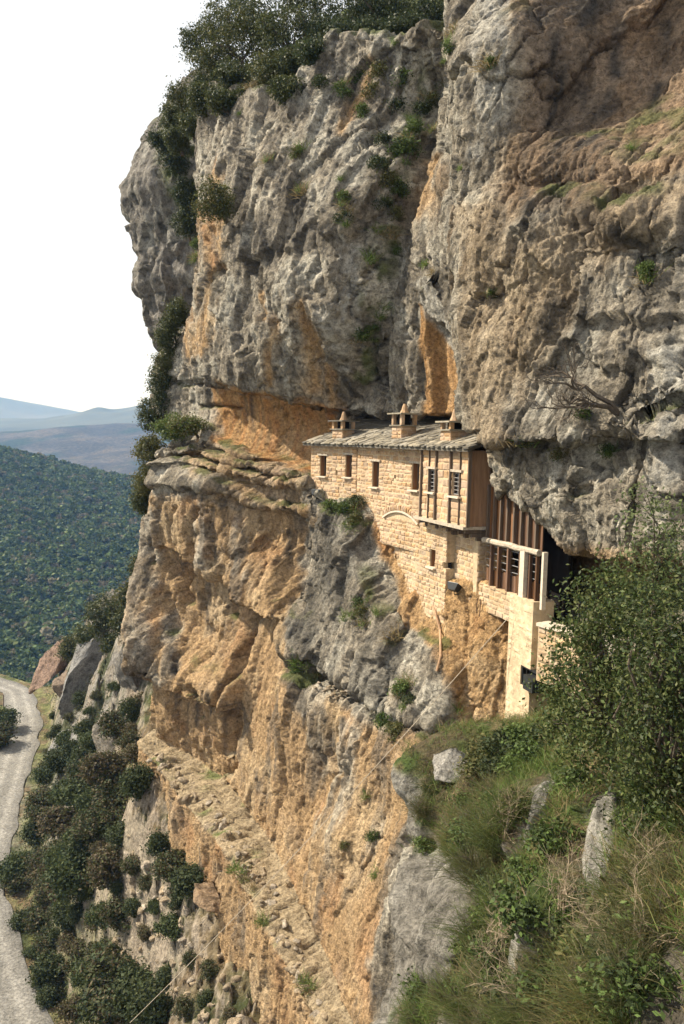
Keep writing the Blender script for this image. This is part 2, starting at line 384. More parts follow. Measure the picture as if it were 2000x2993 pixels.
def featA(px, py, S, Z, F):
    wob = np.stack([S * .35, Z * .35, S * 0], -1)
    w1 = vnoise(wob, 3); w2 = vnoise(wob * 2.7, 4)
    x = px + 10 * w1 + 5 * w2; y = py + 8 * vnoise(wob, 5) + 5 * vnoise(wob * 2.9, 6)
    # top of the buttress falls back into the wooded slope
    yt = np.interp(px, [p[0] for p in TOPLINE], [p[1] for p in TOPLINE]) + 14 * w1
    F = F - 0.03 * np.clip(yt - py, 0, 400) * (px < 1345) - 0.6 * sstep(0, 25, yt - py) * (px < 1345)
    # gully between the buttress and the right mass
    F = F - 1.0 * np.exp(-(polyline_d(x, y, GULLY) / 42) ** 2)
    # ridge edge of the right mass: step
    rd = np.interp(py, [0, 250, 500, 700, 900, 1050, 1215], [1345, 1352, 1345, 1330, 1335, 1365, 1385]) + 12 * w2
    F = F + 0.7 * sstep(-25, 18, px - rd) * (py < 1290) - 0.35
    # orange scar above the third chimney
    sd = poly_sd(x, y, [(1222, 890), (1260, 930), (1300, 985), (1335, 1040), (1350, 1230), (1245, 1230), (1240, 1080), (1225, 1000)])
    F = F - 0.55 * sstep(-4, 16, sd)
    F = F + 0.3 * sstep(-8, 10, poly_sd(x, y, [(1205, 830), (1240, 800), (1345, 1020), (1330, 1060), (1290, 975), (1240, 930)]))
    # long cave behind the house: sharp lip, deep back
    yl = np.interp(px, [p[0] for p in LIP], [p[1] for p in LIP]) + 5 * w2
    yb = np.interp(px, [560, 640, 760, 900, 1000, 1400], [1200, 1302, 1338, 1388, 1440, 1440])
    dep = np.interp(px, [560, 640, 700, 850, 980, 1050, 1360, 1390], [0, .8, 1.0, 1.4, 2.3, 3.6, 3.6, 0])
    F = F - dep * sstep(0, 9, y - yl) * (1 - sstep(-4, 10, y - yb))
    # strata slabs under the band
    for line, out, thick in (
        ([(450, 1318), (560, 1300), (690, 1350), (780, 1362), (905, 1400)], .6, 14),
        ([(450, 1350), (540, 1330), (680, 1370), (790, 1395), (905, 1405)], .7, 16)):
        xs = [p[0] for p in line]; ys = [p[1] for p in line]
        yy = np.interp(px, xs, ys) + 2.5 * w2
        m = sstep(xs[0] - 10, xs[0] + 40, px) * (1 - sstep(xs[-1] - 40, xs[-1] + 10, px))
        F = F + out * (.45 + .55 * _h(np.floor(S / 1.3 + .3 * Z).astype(np.int64), 3, 5, int(thick))) * m * sstep(-1, 2, y - yy) * (1 - sstep(thick, thick + 4, y - yy))
        F = F - .5 * m * np.exp(-((y - yy + 6) / 5) ** 2)
    # big left slab with undercut
    sd = poly_sd(x, y, [(455, 1360), (520, 1335), (640, 1390), (800, 1460), (905, 1480), (905, 1500), (780, 1490), (640, 1445), (560, 1430), (470, 1425)])
    F = F + .7 * sstep(-4, 14, sd)
    # hanging apron edge
    yy = np.interp(px, [440, 500, 560, 620, 660, 700, 760, 800, 860], [1560, 1590, 1612, 1650, 1670, 1718, 1760, 1785, 1800]) + 6 * w2
    m = sstep(430, 500, px) * (1 - sstep(840, 880, px))
    F = F + m * 1.7 * sstep(0, 6, yy - y) * (1 - sstep(60, 330, yy - y))
    # second apron, lower left belly with dark holes under it
    yy = np.interp(px, [390, 470, 560, 640, 690, 720], [1960, 1985, 2035, 2060, 2075, 1960]) + 8 * w2
    m = sstep(380, 420, px) * (1 - sstep(690, 725, px))
    F = F + m * 1.4 * sstep(0, 6, yy - y) * (1 - sstep(40, 220, yy - y))
    # grey pillar under the house, with its foot
    sd = poly_sd(x, y, [(915, 1470), (1030, 1462), (1055, 1540), (1085, 1630), (1125, 1740), (1170, 1860), (1150, 2010), (1135, 2080), (1000, 2010), (850, 1935), (842, 1830), (870, 1790), (895, 1700), (905, 1560)])
    F = F + .75 * sstep(-6, 30, sd)
    sd = poly_sd(x, y, [(842, 1810), (880, 1775), (930, 1780), (950, 1860), (930, 1930), (850, 1920)])
    F = F + .4 * sstep(-4, 20, sd)
    sd = poly_sd(x, y, [(1140, 1880), (1200, 1820), (1300, 1880), (1350, 1950), (1330, 2080), (1260, 2150), (1140, 2100)])
    F = F + .45 * sstep(-4, 24, sd)
    # ledge with dry stone wall under the pillar
    yy = np.interp(px, [830, 940, 1010, 1140, 1250, 1330], [1940, 1965, 2010, 2100, 2120, 2190])
    m = sstep(820, 860, px) * (1 - sstep(1300, 1340, px))
    F = F - m * .5 * np.exp(-((y - yy - 14) / 12) ** 2)
    F = F + m * .5 * sstep(20, 40, y - yy) * (1 - sstep(60, 320, y - yy))
    # big corner crack in the lower wall
    for line, wd, dp in (
        ([(720, 1730), (725, 1850), (705, 1960), (670, 2080), (650, 2270)], 9, .9), ([(690, 1690), (725, 1730)], 16, .7),
        ([(612, 1490), (640, 1670)], 8, .4), ([(560, 1480), (570, 1600)], 6, .25), ([(655, 1720), (660, 1790)], 12, .6), ([(695, 1700), (735, 1775)], 17, .8), ([(602, 2010), (612, 2070)], 5, .4), ([(576, 2030), (582, 2110)], 5, .4), ([(640, 2070), (645, 2200)], 6, .4),
        ([(480, 1640), (545, 1760)], 12, .4), ([(430, 1560), (440, 1640)], 10, .3), ([(520, 1640), (530, 1760)], 7, .35), ([(590, 1850), (600, 1920)], 22, .35), ([(470, 1740), (500, 1830)], 14, .35), ([(830, 1560), (820, 1700)], 4, .15), ([(860, 1550), (850, 1740)], 4, .15), ([(790, 1560), (770, 1680)], 5, .15),
        ([(545, 1680), (530, 1720)], 10, .6), ([(640, 1560), (650, 1680)], 8, .35), ([(600, 2010), (655, 2060), (640, 2200)], 9, .5),
        ([(470, 1830), (480, 1890)], 8, .4), ([(1175, 400), (1120, 640), (1085, 800)], 14, .5), ([(905, 560), (900, 700), (930, 860)], 9, .3),
        ([(630, 780), (600, 830)], 10, .4), ([(500, 1110), (640, 1125)], 6, .35), ([(560, 1180), (640, 1190)], 5, .3),
        ([(1835, 330), (1850, 400), (1800, 560), (1745, 760), (1740, 800)], 7, .3), ([(1560, 20), (1600, 100), (1580, 200)], 7, .3),
        ([(2000, 1150), (1930, 1180), (1885, 1205)], 7, .25), ([(1860, 1280), (1820, 1500), (1810, 1600)], 6, .3), ([(1690, 1420), (1640, 1440)], 8, .2)):
        F = F - 1.45 * dp * np.exp(-(polyline_d(x, y, line) / wd) ** 2)
    for cx_, cy_, rx, ry, a in (
        (1005, 560, 70, 260, .3), (760, 700, 60, 300, .25), (690, 560, 45, 250, -.25), (860, 800, 50, 250, -.2), (620, 1000, 60, 120, .3), (980, 1000, 60, 150, .35), (1020, 1130, 50, 60, .25),
        (1160, 1100, 60, 90, .3), (1560, 700, 120, 130, .3), (1900, 650, 140, 60, .55), (1750, 480, 200, 40, .4), (1680, 560, 150, 30, -.3), (1890, 740, 120, 40, -.3),
        (1540, 1300, 90, 60, .4), (1700, 1330, 100, 70, -.35), (1650, 1100, 120, 90, -.35), (1480, 880, 60, 80, -.3), (1900, 1030, 90, 80, .35), (1930, 1380, 80, 190, .5), (1880, 560, 90, 40, -.3),
        (850, 2100, 60, 200, .5), (720, 1950, 40, 160, .3), (960, 2300, 70, 140, -.4), (980, 2450, 60, 80, .5), (900, 2250, 30, 200, -.3), (1050, 2300, 40, 180, .25), (850, 2500, 60, 200, .3), (1000, 2700, 80, 120, .4)):
        F = F + a * np.exp(-((x - cx_) / rx) ** 2 - ((y - cy_) / ry) ** 2)
    # shelter over the timber gallery, and the dark cave beside it
    sd = poly_sd(x, y, GALLERY_RECESS)
    F = F - 2.2 * sstep(0, 26, sd) * sstep(1250, 1330, py) - 1.6 * np.exp(-((x - 1640) / 40) ** 2 - ((y - 1760) / 50) ** 2)
    # keep the rock behind the house
    sd = poly_sd(px, py, HOUSE_BACK)
    back = np.interp(px, [900, 1045, 1230, 1320, 1430], [-2.6, -2.5, -1.1, -.6, 0])
    F = np.where(sd > -3, np.minimum(F, F + (back - F) * sstep(-3, 8, sd)), F)
    # old path: shelf at the foot, then the lower wall
    zs = SHELF + .35 * vnoise(wob * .5, 9)
    wsh = np.interp(S, [-24, -22, -15, -10, -5, -1, 3], [.8, 1.4, 2.9, 2.2, 1.9, 1.6, 1.1])
    F = F + wsh * (1 - sstep(zs - .12, zs + .12, Z)) + .05 * np.clip(zs - Z, 0, 30)
    return F
pxc = np.concatenate([np.linspace(250, 395, 24), np.linspace(400, 2060, 600), np.linspace(2070, 2500, 50)])
S1 = np.array([A.loc(p, 1290, 0.)[0] for p in pxc])
Yb = A.O[1] + S1 * A.d[1]
S, Z, F, P, px, py = A.grid(S1, -.80 * Yb - 1.5, .60 * Yb + 2.0, 900, F0A, featA)
NA = normals(P, -1.0)
if (NA @ A.n).mean() < 0: NA = -NA
def zone(px, py, pts, soft=25):
    return sstep(-soft, soft, poly_sd(px, py, pts))
Q = P
wv = np.stack([fbm(Q * .5, 3, 21), fbm(Q * .5, 3, 22), fbm(Q * .5, 3, 23)], -1)
# --- colour zones (mineral colours of the rock itself)
qx = px + 26 * wv[..., 0] + 12 * vnoise(Q * 2.1, 41); qy = py + 26 * wv[..., 1] + 14 * vnoise(Q * 2.3, 42)
streak = fbm(np.stack([S * 2.2, Z * .18, F * .5], -1), 4, 51)          # vertical drip pattern
streak2 = fbm(np.stack([S * 5.5, Z * .35, F * .5], -1), 3, 52)
lower = zone(qx, qy, [(380, 1440), (520, 1450), (640, 1470), (780, 1500), (905, 1480), (900, 1800), (850, 1960), (980, 2060), (1130, 2140), (1250, 2180), (1290, 2300), (1180, 2500), (1130, 2750), (1100, 3100), (200, 3100), (300, 1700)], 18)
band = zone(qx, qy, [(610, 1125), (760, 1150), (900, 1180), (1000, 1200), (1000, 1300), (905, 1390), (780, 1350), (640, 1305), (600, 1290)], 12)
slab = zone(qx, qy, [(600, 1290), (780, 1340), (910, 1390), (910, 1490), (780, 1500), (640, 1460), (560, 1400), (540, 1320)], 16)
scar = zone(px + 5 * wv[..., 0], py + 5 * wv[..., 1], [(1222, 890), (1260, 930), (1300, 985), (1335, 1040), (1352, 1230), (1245, 1230), (1240, 1080), (1225, 1000)], 6)
under = zone(qx, qy, [(1090, 1500), (1430, 1560), (1600, 1700), (1560, 2160), (1340, 2190), (1330, 1990), (1290, 1900), (1200, 1830), (1160, 1700), (1110, 1600)], 14)
rbrown = zone(qx, qy, [(1490, 0), (2300, -50), (2300, 480), (1850, 560), (1640, 640), (1500, 640), (1440, 560), (1520, 300)], 60)
rtan = zone(qx, qy, [(1380, 800), (1500, 700), (1800, 560), (2300, 500), (2300, 640), (1950, 690), (1700, 800), (1600, 1000), (1450, 1250), (1400, 1330)], 50)
ctan = zone(qx, qy, [(1330, 600), (1480, 600), (1480, 1330), (1390, 1330)], 30)
soff = zone(px, py, [(1430, 1450), (1500, 1500), (1600, 1570), (1680, 1600), (2000, 1610), (2000, 1760), (1700, 1760), (1560, 1600)], 20)
ostreak = 0
for line, wd in (([(890, 900), (915, 1000), (920, 1150)], 22), ([(800, 950), (795, 1130)], 14), ([(950, 1060), (975, 1190)], 18), ([(760, 870), (770, 930)], 10), ([(600, 620), (605, 780), (590, 1000)], 16), ([(655, 640), (640, 780)], 16), ([(560, 900), (575, 1040)], 12), ([(1255, 480), (1240, 620)], 25), ([(640, 480), (625, 680)], 14), ([(1090, 200), (1000, 380)], 20)):
    ostreak = np.maximum(ostreak, np.exp(-(polyline_d(qx, qy, line) / wd) ** 2))
org = np.clip(np.maximum.reduce([lower, slab * .55, band * 1.05, scar * 1.1, under * .95, ostreak * .8, rbrown * .75, rtan * .62, ctan * .55, soff * .6]), 0, 1)
# grey survives on the lower wall: pillar, left skin, drips
pillar = zone(qx, qy, [(905, 1465), (1050, 1460), (1090, 1600), (1140, 1740), (1180, 1860), (1160, 2080), (1010, 2020), (850, 1950), (842, 1810), (885, 1740)], 14)
skin = np.maximum.reduce([zone(qx, qy, p_, 16) for p_ in (
    [(440, 1330), (640, 1390), (700, 1440), (560, 1430), (450, 1430)], [(380, 1500), (440, 1480), (470, 1620), (430, 1800), (480, 2000), (400, 2000), (360, 1800)],
    [(470, 1820), (520, 1790), (530, 1960), (490, 1990)], [(840, 1960), (960, 2000), (940, 2100), (1000, 2250), (960, 2280), (880, 2120), (840, 2060)], [(1120, 2000), (1290, 1980), (1300, 2080), (1250, 2140), (1140, 2100)],
    [(1130, 2500), (1250, 2350), (1300, 2993), (1100, 2993)], [(540, 1120), (620, 1130), (640, 1270), (560, 1290), (530, 1200)])])
drips = sstep(.05, .45, streak) * zone(qx, qy, [(520, 1440), (700, 1440), (720, 1700), (560, 1640)], 30)
drips = np.maximum(drips, sstep(.0, .4, streak) * zone(qx, qy, [(880, 2080), (1150, 2130), (1100, 2480), (1000, 2600), (880, 2300)], 40) * .9)
org = org * (1 - .9 * np.maximum.reduce([pillar, skin * .85, drips * .85]))
org = np.clip(org + .35 * lower * fbm(Q * .6, 3, 61), 0, 1)
var = fbm(Q * .8, 5, 71); var2 = fbm(Q * 3.0, 4, 72)
grey = lerp(lerp(np.broadcast_to(GREY, P.shape), PALE, sstep(-.05, .38, var + .4 * streak)), C3(.165, .142, .107), sstep(.0, .5, -var - .3 * streak2))
oc = lerp(lerp(np.broadcast_to(ORANGE, P.shape), SAND, sstep(.0, .5, fbm(Q * .45, 4, 73) + .3 * streak2)), DEEP, np.clip(sstep(.1, .6, fbm(Q * .55, 4, 74) + .25 * streak) * .8 + .7 * band * sstep(-.2, .5, streak2 + .2) + scar * .35, 0, 1))
oc = lerp(oc, BROWN, np.clip(rbrown * 1.0, 0, 1))
oc = lerp(oc, C3(.36, .275, .175), np.clip(np.maximum(rtan, ctan) * .75 + .4 * lower, 0, .9))
col = lerp(grey, oc, org)
col = col * (1 + .30 * np.clip(streak2 * 1.6, -1, 1) * (1 - .4 * org))[..., None]
col = lerp(col, C3(.12, .11, .09), np.clip(pillar * sstep(-.15, .3, streak + .25 * var) * .65, 0, 1))
# pale clean plates on the buttress and ridge
plates = np.maximum.reduce([zone(px + 10 * wv[..., 0], py + 10 * wv[..., 1], p_, 8) for p_ in (
    [(940, 900), (1040, 860), (1060, 920), (1020, 1080), (1000, 1110), (960, 1000)], [(1000, 690), (1060, 720), (1040, 860), (1000, 880)], [(1205, 830), (1240, 800), (1345, 1020), (1325, 1050), (1290, 975), (1240, 930)],
    [(1400, 0), (1500, 0), (1470, 250), (1420, 420), (1370, 560), (1380, 350)], [(1580, 1330), (1640, 1310), (1650, 1370), (1600, 1390)], [(1880, 1010), (2000, 1000), (2000, 1150), (1900, 1170)], [(1880, 1240), (1960, 1200), (2000, 1400), (1880, 1440)])])
col = lerp(col, C3(.46, .435, .375), plates * .65 * sstep(-.5, .1, var2))
# dark lichen specks and water stains
speck = sstep(.18, .42, fbm(Q * 4.2, 4, 81)) * (1 - org) * .75
col = lerp(col, DARK * 1.6, speck * (1 - plates * .8))
blot = np.maximum(rbrown, .5 * rtan) * sstep(.12, .4, fbm(np.stack([S * .55, Z * .22, F * .3], -1), 4, 56) + .25 * streak2)
col = lerp(col, DARK * 1.3, np.clip(blot * .8, 0, .85))
lwd = lower * (1 - pillar) * sstep(.22, .5, fbm(np.stack([S * .8, Z * .3, F * .3], -1), 4, 57) + .3 * streak2); col = lerp(col, C3(.15, .125, .095), np.clip(lwd * .75, 0, .8))
run = sstep(.16, .42, fbm(np.stack([S * 1.25, Z * .10, F * .4], -1), 4, 58) + .18 * streak2) * (1 - org) * (1 - plates) * (py < 1250)
col = lerp(col, DARK * 1.5, np.clip(run * .48, 0, .7))
stain = 0
for line, wd in (([(560, 1445), (575, 1560)], 6), ([(590, 1450), (602, 1580)], 7), ([(655, 1470), (680, 1640)], 6), ([(700, 1470), (720, 1560)], 5), ([(450, 1560), (440, 1700)], 13), ([(500, 1800), (505, 1960)], 14), ([(540, 2060), (545, 2150)], 6), ([(575, 2030), (580, 2120)], 7), ([(620, 2060), (625, 2160)], 7), ([(660, 2090), (655, 2200)], 6), ([(850, 1560), (845, 1650)], 9), ([(1700, 150), (1720, 420)], 28), ([(1800, 90), (1800, 220)], 22), ([(1560, 620), (1560, 700)], 30), ([(1500, 1230), (1510, 1330)], 26), ([(1640, 880), (1600, 960)], 34), ([(1780, 640), (1900, 700)], 24),
                 ([(716, 1150), (722, 1235)], 6), ([(738, 1155), (742, 1265)], 9), ([(612, 1490), (618, 1600), (630, 1660)], 9), ([(640, 1460), (655, 1620)], 6), ([(1000, 1200), (1005, 1260)], 10), ([(1615, 130), (1640, 300), (1640, 590)], 58), ([(1540, 380), (1535, 590)], 17),
                 ([(1730, 0), (1735, 130)], 30), ([(1940, 80), (1930, 180)], 28), ([(1920, 270), (1920, 340)], 26), ([(1880, 1440), (1880, 1500)], 30), ([(960, 1500), (985, 1700)], 30), ([(880, 1830), (900, 1900)], 45), ([(870, 2000), (880, 2120)], 22), ([(955, 2080), (975, 2180)], 10), ([(1015, 2100), (1030, 2300)], 9), ([(590, 1740), (600, 1800)], 10), ([(640, 2010), (650, 2080)], 7), ([(610, 2015), (612, 2060)], 5), ([(590, 2020), (592, 2050)], 4), ([(1100, 980), (1110, 1140)], 25), ([(870, 540), (885, 700)], 22), ([(780, 640), (790, 760)], 14)):
    stain = np.maximum(stain, np.exp(-(polyline_d(px + 10 * streak, py + 14 * wv[..., 1], line) / wd) ** 2) * (.55 + .45 * sstep(-.3, .3, streak2)))
col = lerp(col, DARK, np.clip(stain * .9, 0, .9))
# moss and turf on ledges and in the gully
flat = np.clip(NA[..., 2], 0, 1)
gul = np.exp(-(polyline_d(qx, qy, GULLY) / 40) ** 2)
topz = sstep(0, 40, np.interp(px, [p[0] for p in TOPLINE], [p[1] for p in TOPLINE]) - py) * (px < 1345)
moss = np.clip(sstep(.55, .85, flat) * sstep(-.2, .3, fbm(Q * 1.1, 3, 91)) * .8 * (Z > -15) + gul * sstep(0, .4, fbm(Q * 2, 3, 92)) * .9 + topz * .9, 0, 1)
col = lerp(col, MOSS, moss)
shelfm = sstep(.55, .8, flat) * (Z < -15)
col = lerp(col, C3(.42, .34, .22), shelfm * .8); col = lerp(col, C3(.12, .17, .04), shelfm * sstep(.25, .5, fbm(Q * .9, 3, 93)) * .8)
# --- relief
amp = np.clip(1.15 - .45 * org - .35 * plates, .35, 1.2) * (1 - .75 * scar) * (1 - .55 * band)
um = S - .14 * Z + .5 * wv[..., 0]; vm = Z + .6 * F + .8 * wv[..., 1]
j = np.stack([fbm(Q * 1.7, 3, 24), fbm(Q * 1.7, 3, 25)], -1)
f1, e1 = facets(um / 2.3, vm / 4.4, 101, 1.3); f2, e2 = facets(um / .8 + .35 * j[..., 0], vm / 2.0 + .35 * j[..., 1], 102, 1.5); f3, e3 = facets(um / .32 + .6 * j[..., 1], vm / .75 + .5 * j[..., 0], 103, 2.2)
rg = ridged(np.stack([um * 1.5, Z * .5, F], -1), 2, 111)
k0, c0 = cells(um / 1.6 + .15 * j[..., 1], vm / 2.9 + .15 * j[..., 0], 107, 1.6, True)
k1, c1 = cells(um / .62 + .14 * j[..., 0], vm / 1.25 + .14 * j[..., 1], 105, 1.4, True); k2 = cells(um / .25 + .2 * j[..., 1], vm / .42 + .2 * j[..., 0], 106, 1.5)
k3 = cells(um / .11 + .3 * j[..., 0], vm / .16 + .3 * j[..., 1], 108, 1.5)
pit = ridged(Q * 2.6, 3, 121); pit2 = ridged(Q * 6.5, 2, 123)
crk = np.exp(-(c0 / .022) ** 2) * sstep(-.25, .2, var) + .6 * np.exp(-(c1 / .03) ** 2) * sstep(0, .35, var2)
disp = amp * (.30 * f1 + .06 * f2 + .16 * k0 + .09 * k1 + .026 * k2 + .03 * rg - .30 * crk) + .02 * k3 + .012 * var2 - .02 * sstep(.25, .7, pit) * np.clip(amp, .45, 1) - .022 * sstep(.3, .8, pit2)
flute = zone(px, py, [(380, 1440), (900, 1480), (880, 1780), (1000, 2050), (1200, 2200), (1100, 3000), (300, 3000)], 60)
disp = disp + flute * (1 - sstep(.3, .6, flat)) * (.12 * streak + .06 * streak2)
disp = disp + sstep(.4, .7, flat) * (Z < -15) * (.25 * fbm(Q * 1.1, 4, 141) + .12 * cells(S / .5, (Z + F) / .5, 142, 1.))
strata = zone(px, py, [(1480, 430), (2300, 280), (2300, 700), (1900, 780), (1550, 800)], 80)
sv = Z * 1.9 - S * .55 + .8 * wv[..., 0]
disp = disp + strata * (.09 * (ridged(np.stack([S * .35, sv * 1.2, F * .3], -1), 3, 131)) + .12 * (sv - np.floor(sv)) )
disp = disp * (1 - .8 * sstep(-3, 6, poly_sd(px, py, HOUSE_BACK)))
Pd = P + NA * disp[..., None]
vis = (px > 230) & (px < 2420) & (py > -330) & (py < 3330)
me = grid_mesh('cliff', Pd, col.reshape(-1, 3), vis)
cliff = link('cliff', me, M_rock); tag(cliff, 'tall grey and orange limestone cliff sheltering the monastery', 'cliff', kind='structure')
PA, NAf, PXA, PYA = Pd, NA, *proj(Pd)
def on_cliff(x, y, out=0.0):
    """point of the cliff surface seen at a pixel, and its normal"""
    d = (PXA - x) ** 2 + (PYA - y) ** 2
    m = d < 36
    if not m.any():
        i = np.unravel_index(np.argmin(d), d.shape); 
    else:
        i = np.unravel_index(np.argmin(np.where(m, PA[..., 1], 1e9)), d.shape)
    return PA[i] + NAf[i] * out, NAf[i]
# ------------------------------------------------------------------ the near spur on the right that carries the shrubs
def coarseY(sh, pts, extra=(), c=1.0):
    L = []
    for px_, py_, Y in pts:
        q = at(px_, py_, Y) - sh.O; L.append((q @ sh.d, q[2], q @ sh.n))
    L += list(extra)
    return rbf([l[:2] for l in L], [l[2] for l in L], c)
E = Sheet((2.3, 18.0), (0.18, -0.984))
ctrlE = [(1300, 2290, 18.6), (1340, 2170, 19.6), (1450, 2140, 19.8), (1600, 2120, 19.2), (1340, 2330, 17.8), (1270, 2450, 17.6), (1220, 2560, 17.4), (1300, 2500, 16.6), (1300, 2700, 15), (1170, 2700, 16.9), (1140, 2993, 14.9),
         (1300, 2993, 12.8), (1450, 2260, 17), (1450, 2500, 14.5), (1450, 2800, 12), (1600, 2250, 15.3), (1600, 2500, 12.6), (1600, 2800, 10.5), (1600, 2993, 9.5), (1800, 2200, 13.2), (1800, 2500, 10.5), (1800, 2800, 8.7),
         (1950, 2200, 11.5), (1950, 2600, 8.6), (1950, 2993, 7), (2150, 2993, 6), (2150, 2300, 9), (1720, 2020, 17.0), (1950, 1950, 13.5), (2150, 2000, 11)]
F0E_ = coarseY(E, ctrlE, [(-3.4, z, -4.0) for z in (-17, -13, -9, -6)] + [(-8, z, -12) for z in (-15, -8)], .8)
F0E = lambda S, Z: F0E_(S, np.clip(Z, -13.5, -2.2))
def featE(px, py, S, Z, F):
    q = np.stack([S * .5, Z * .5, S * 0], -1)
    w1 = vnoise(q, 203); w2 = vnoise(q * 2.7, 204); x = px + 14 * w1; y = py + 10 * w2
    for p_, a in (([(1560, 2330), (1620, 2290), (1650, 2340), (1560, 2500), (1520, 2480)], .35), ([(1740, 2350), (1830, 2340), (1800, 2560), (1740, 2700), (1690, 2780), (1700, 2600), (1750, 2500)], .5),
                  ([(1590, 2570), (1620, 2590), (1560, 2780), (1510, 2900), (1480, 2890), (1530, 2750)], .35), ([(1180, 2560), (1290, 2480), (1370, 2560), (1380, 2720), (1300, 2860), (1220, 2830), (1170, 2700)], .2)):
        F = F + 1.3 * a * sstep(-5, 14, poly_sd(x, y, p_))
    zt_ = np.interp(S, [-3, -1.5, 1, 4.6, 8, 10, 14], [-8.2, -7.5, -6.3, -3.9, -2.4, -2.0, -1.8]) + .4 * w1
    F = F - 3.0 * sstep(zt_ - .1, zt_ + .5, Z) - 1.2 * np.clip(Z - zt_, 0, 6)
    F = F - .35 * np.exp(-(polyline_d(x, y, [(1230, 2450), (1260, 2600), (1245, 2850)]) / 14) ** 2) - .4 * np.exp(-(polyline_d(x, y, [(1390, 2540), (1400, 2750), (1330, 2870)]) / 20) ** 2)
    return F
sE = np.linspace(-8.5, 14, 350); yE = E.O[1] + sE * E.d[1]
S, Z, F, P, px, py = E.grid(sE, np.full(350, -24.0) + np.clip(sE, 0, 12) * 1.0, np.full(350, -1.8), 420, F0E, featE)
NE = normals(P, -1.0)
if (NE @ E.n).mean() < 0: NE = -NE
Q = P
wv = np.stack([fbm(Q * .7, 3, 221), fbm(Q * .7, 3, 222), fbm(Q * .7, 3, 223)], -1); var = fbm(Q * 1.3, 5, 224); var2 = fbm(Q * 4, 4, 225)
rockz = np.maximum.reduce([zone(px + 10 * wv[..., 0], py + 10 * wv[..., 1], p_, 10) for p_ in (
    [(1560, 2330), (1620, 2290), (1650, 2340), (1560, 2500), (1520, 2480)], [(1740, 2350), (1850, 2340), (1820, 2560), (1740, 2720), (1680, 2800), (1700, 2600), (1750, 2500)],
    [(1590, 2570), (1620, 2590), (1560, 2780), (1510, 2900), (1480, 2890), (1530, 2750)], [(1130, 2540), (1290, 2480), (1390, 2560), (1390, 2720), (1330, 2870), (1220, 2880), (1080, 3000), (1060, 2800)])])
rockz = np.maximum(rockz, 1 - sstep(.15, .5, NE[..., 2] + .25 * var))
greyE = lerp(lerp(np.broadcast_to(C3(.23, .21, .175), P.shape), C3(.36, .335, .285), sstep(0, .5, var)), C3(.12, .11, .09), sstep(.05, .5, -var2))
soil = lerp(lerp(np.broadcast_to(C3(.115, .09, .05), P.shape), C3(.07, .10, .026), sstep(-.2, .3, var)), C3(.23, .17, .09), sstep(.1, .5, var2))
colE = lerp(soil, greyE, rockz)
um = S + .3 * wv[..., 0]; vm = Z + .4 * wv[..., 1]
g1, _ = facets(um / 1.5, vm / 2.0, 231, 1.4); g2, _ = facets(um / .55 + .5 * wv[..., 2], vm / .8, 232, 1.6); g3, _ = facets(um / .2, vm / .28, 233, 2); k1 = cells(um / .4 + .5 * wv[..., 2], vm / .5, 234, 1.2)
disp = .20 * g1 + .13 * g2 + .04 * g3 + .05 * k1 + .08 * var + .03 * var2 + .012 * vnoise(Q * 18, 9)
PE = P + NE * disp[..., None]
visE = (px > 950) & (px < 2500) & (py < 3500)
link('near_spur', grid_mesh('near_spur', PE, colE.reshape(-1, 3), visE), M_rock)['kind'] = 'structure'
PXE, PYE = proj(PE)
def on_spur(x, y):
    d = (PXE - x) ** 2 + (PYE - y) ** 2
    m = d < 64
    i = np.unravel_index(np.argmin(np.where(m, PE[..., 1], 1e9)) if m.any() else np.argmin(d), d.shape)
    return PE[i], NE[i]

# ------------------------------------------------------------------ far outcrop at the skyline
YC = 68.0
prof = [(560, 250), (505, 330), (455, 420), (402, 485), (374, 575), (372, 612), (393, 640), (413, 700), (425, 765), (414, 850), (438, 880), (444, 950), (470, 1010), (520, 1080), (560, 1250), (580, 1400), (590, 1600)]
zz = np.array([at(a, b, YC)[2] for a, b in prof])[::-1]; xx = np.array([at(a, b, YC)[0] for a, b in prof])[::-1]
zr = np.linspace(zz[0], zz[-1], 240); xl = np.interp(zr, zz, xx)
xc = at(690, 800, YC)[0]
ph = np.linspace(-.5, 2.3, 160)
ZG = np.repeat(zr[None], 160, 0); PH = np.repeat(ph[:, None], 240, 1)
rad = np.repeat((xc - xl)[None], 160, 0)
P = np.stack([xc - rad * np.cos(PH), YC - rad * .9 * np.sin(PH), ZG], -1)
NC = normals(P, 1.0)
if (NC[..., 1]).mean() > 0: NC = -NC
Q = P * .6
var = fbm(Q, 5, 301); wv = fbm(Q * .6, 3, 302)
g1, _ = facets(PH * 3 + wv, ZG / 4.5 + wv, 303, 1.4); g2, _ = facets(PH * 8 + wv, ZG / 1.7, 304, 1.5); g3, _ = facets(PH * 22, ZG / .6 + wv, 305, 2)
PC = P + NC * (.5 * g1 + .15 * g2 + .05 * g3 + .1 * var + .26 * cells(PH * 5 + .3 * wv, ZG / 3.4 + .3 * wv, 309, 1.5) + .12 * cells(PH * 13, ZG / 1.2, 310, 1.4))[..., None]
colC = lerp(lerp(np.broadcast_to(C3(.22, .20, .17), P.shape), C3(.34, .32, .27), sstep(0, .5, var)), C3(.10, .095, .08), sstep(.1, .5, -fbm(Q * 3, 4, 307)))
pxC, pyC = proj(P)
colC = lerp(colC, MOSS, np.clip(zone(pxC, pyC, [(470, 330), (620, 300), (620, 700), (540, 660), (470, 480)], 30) * sstep(-.3, .2, fbm(Q * 2, 3, 308)), 0, 1))
o = link('skyline_outcrop', grid_mesh('skyline_outcrop', PC, colC.reshape(-1, 3)), rock_material('far_rock', 2.6, .8)); o['kind'] = 'structure'

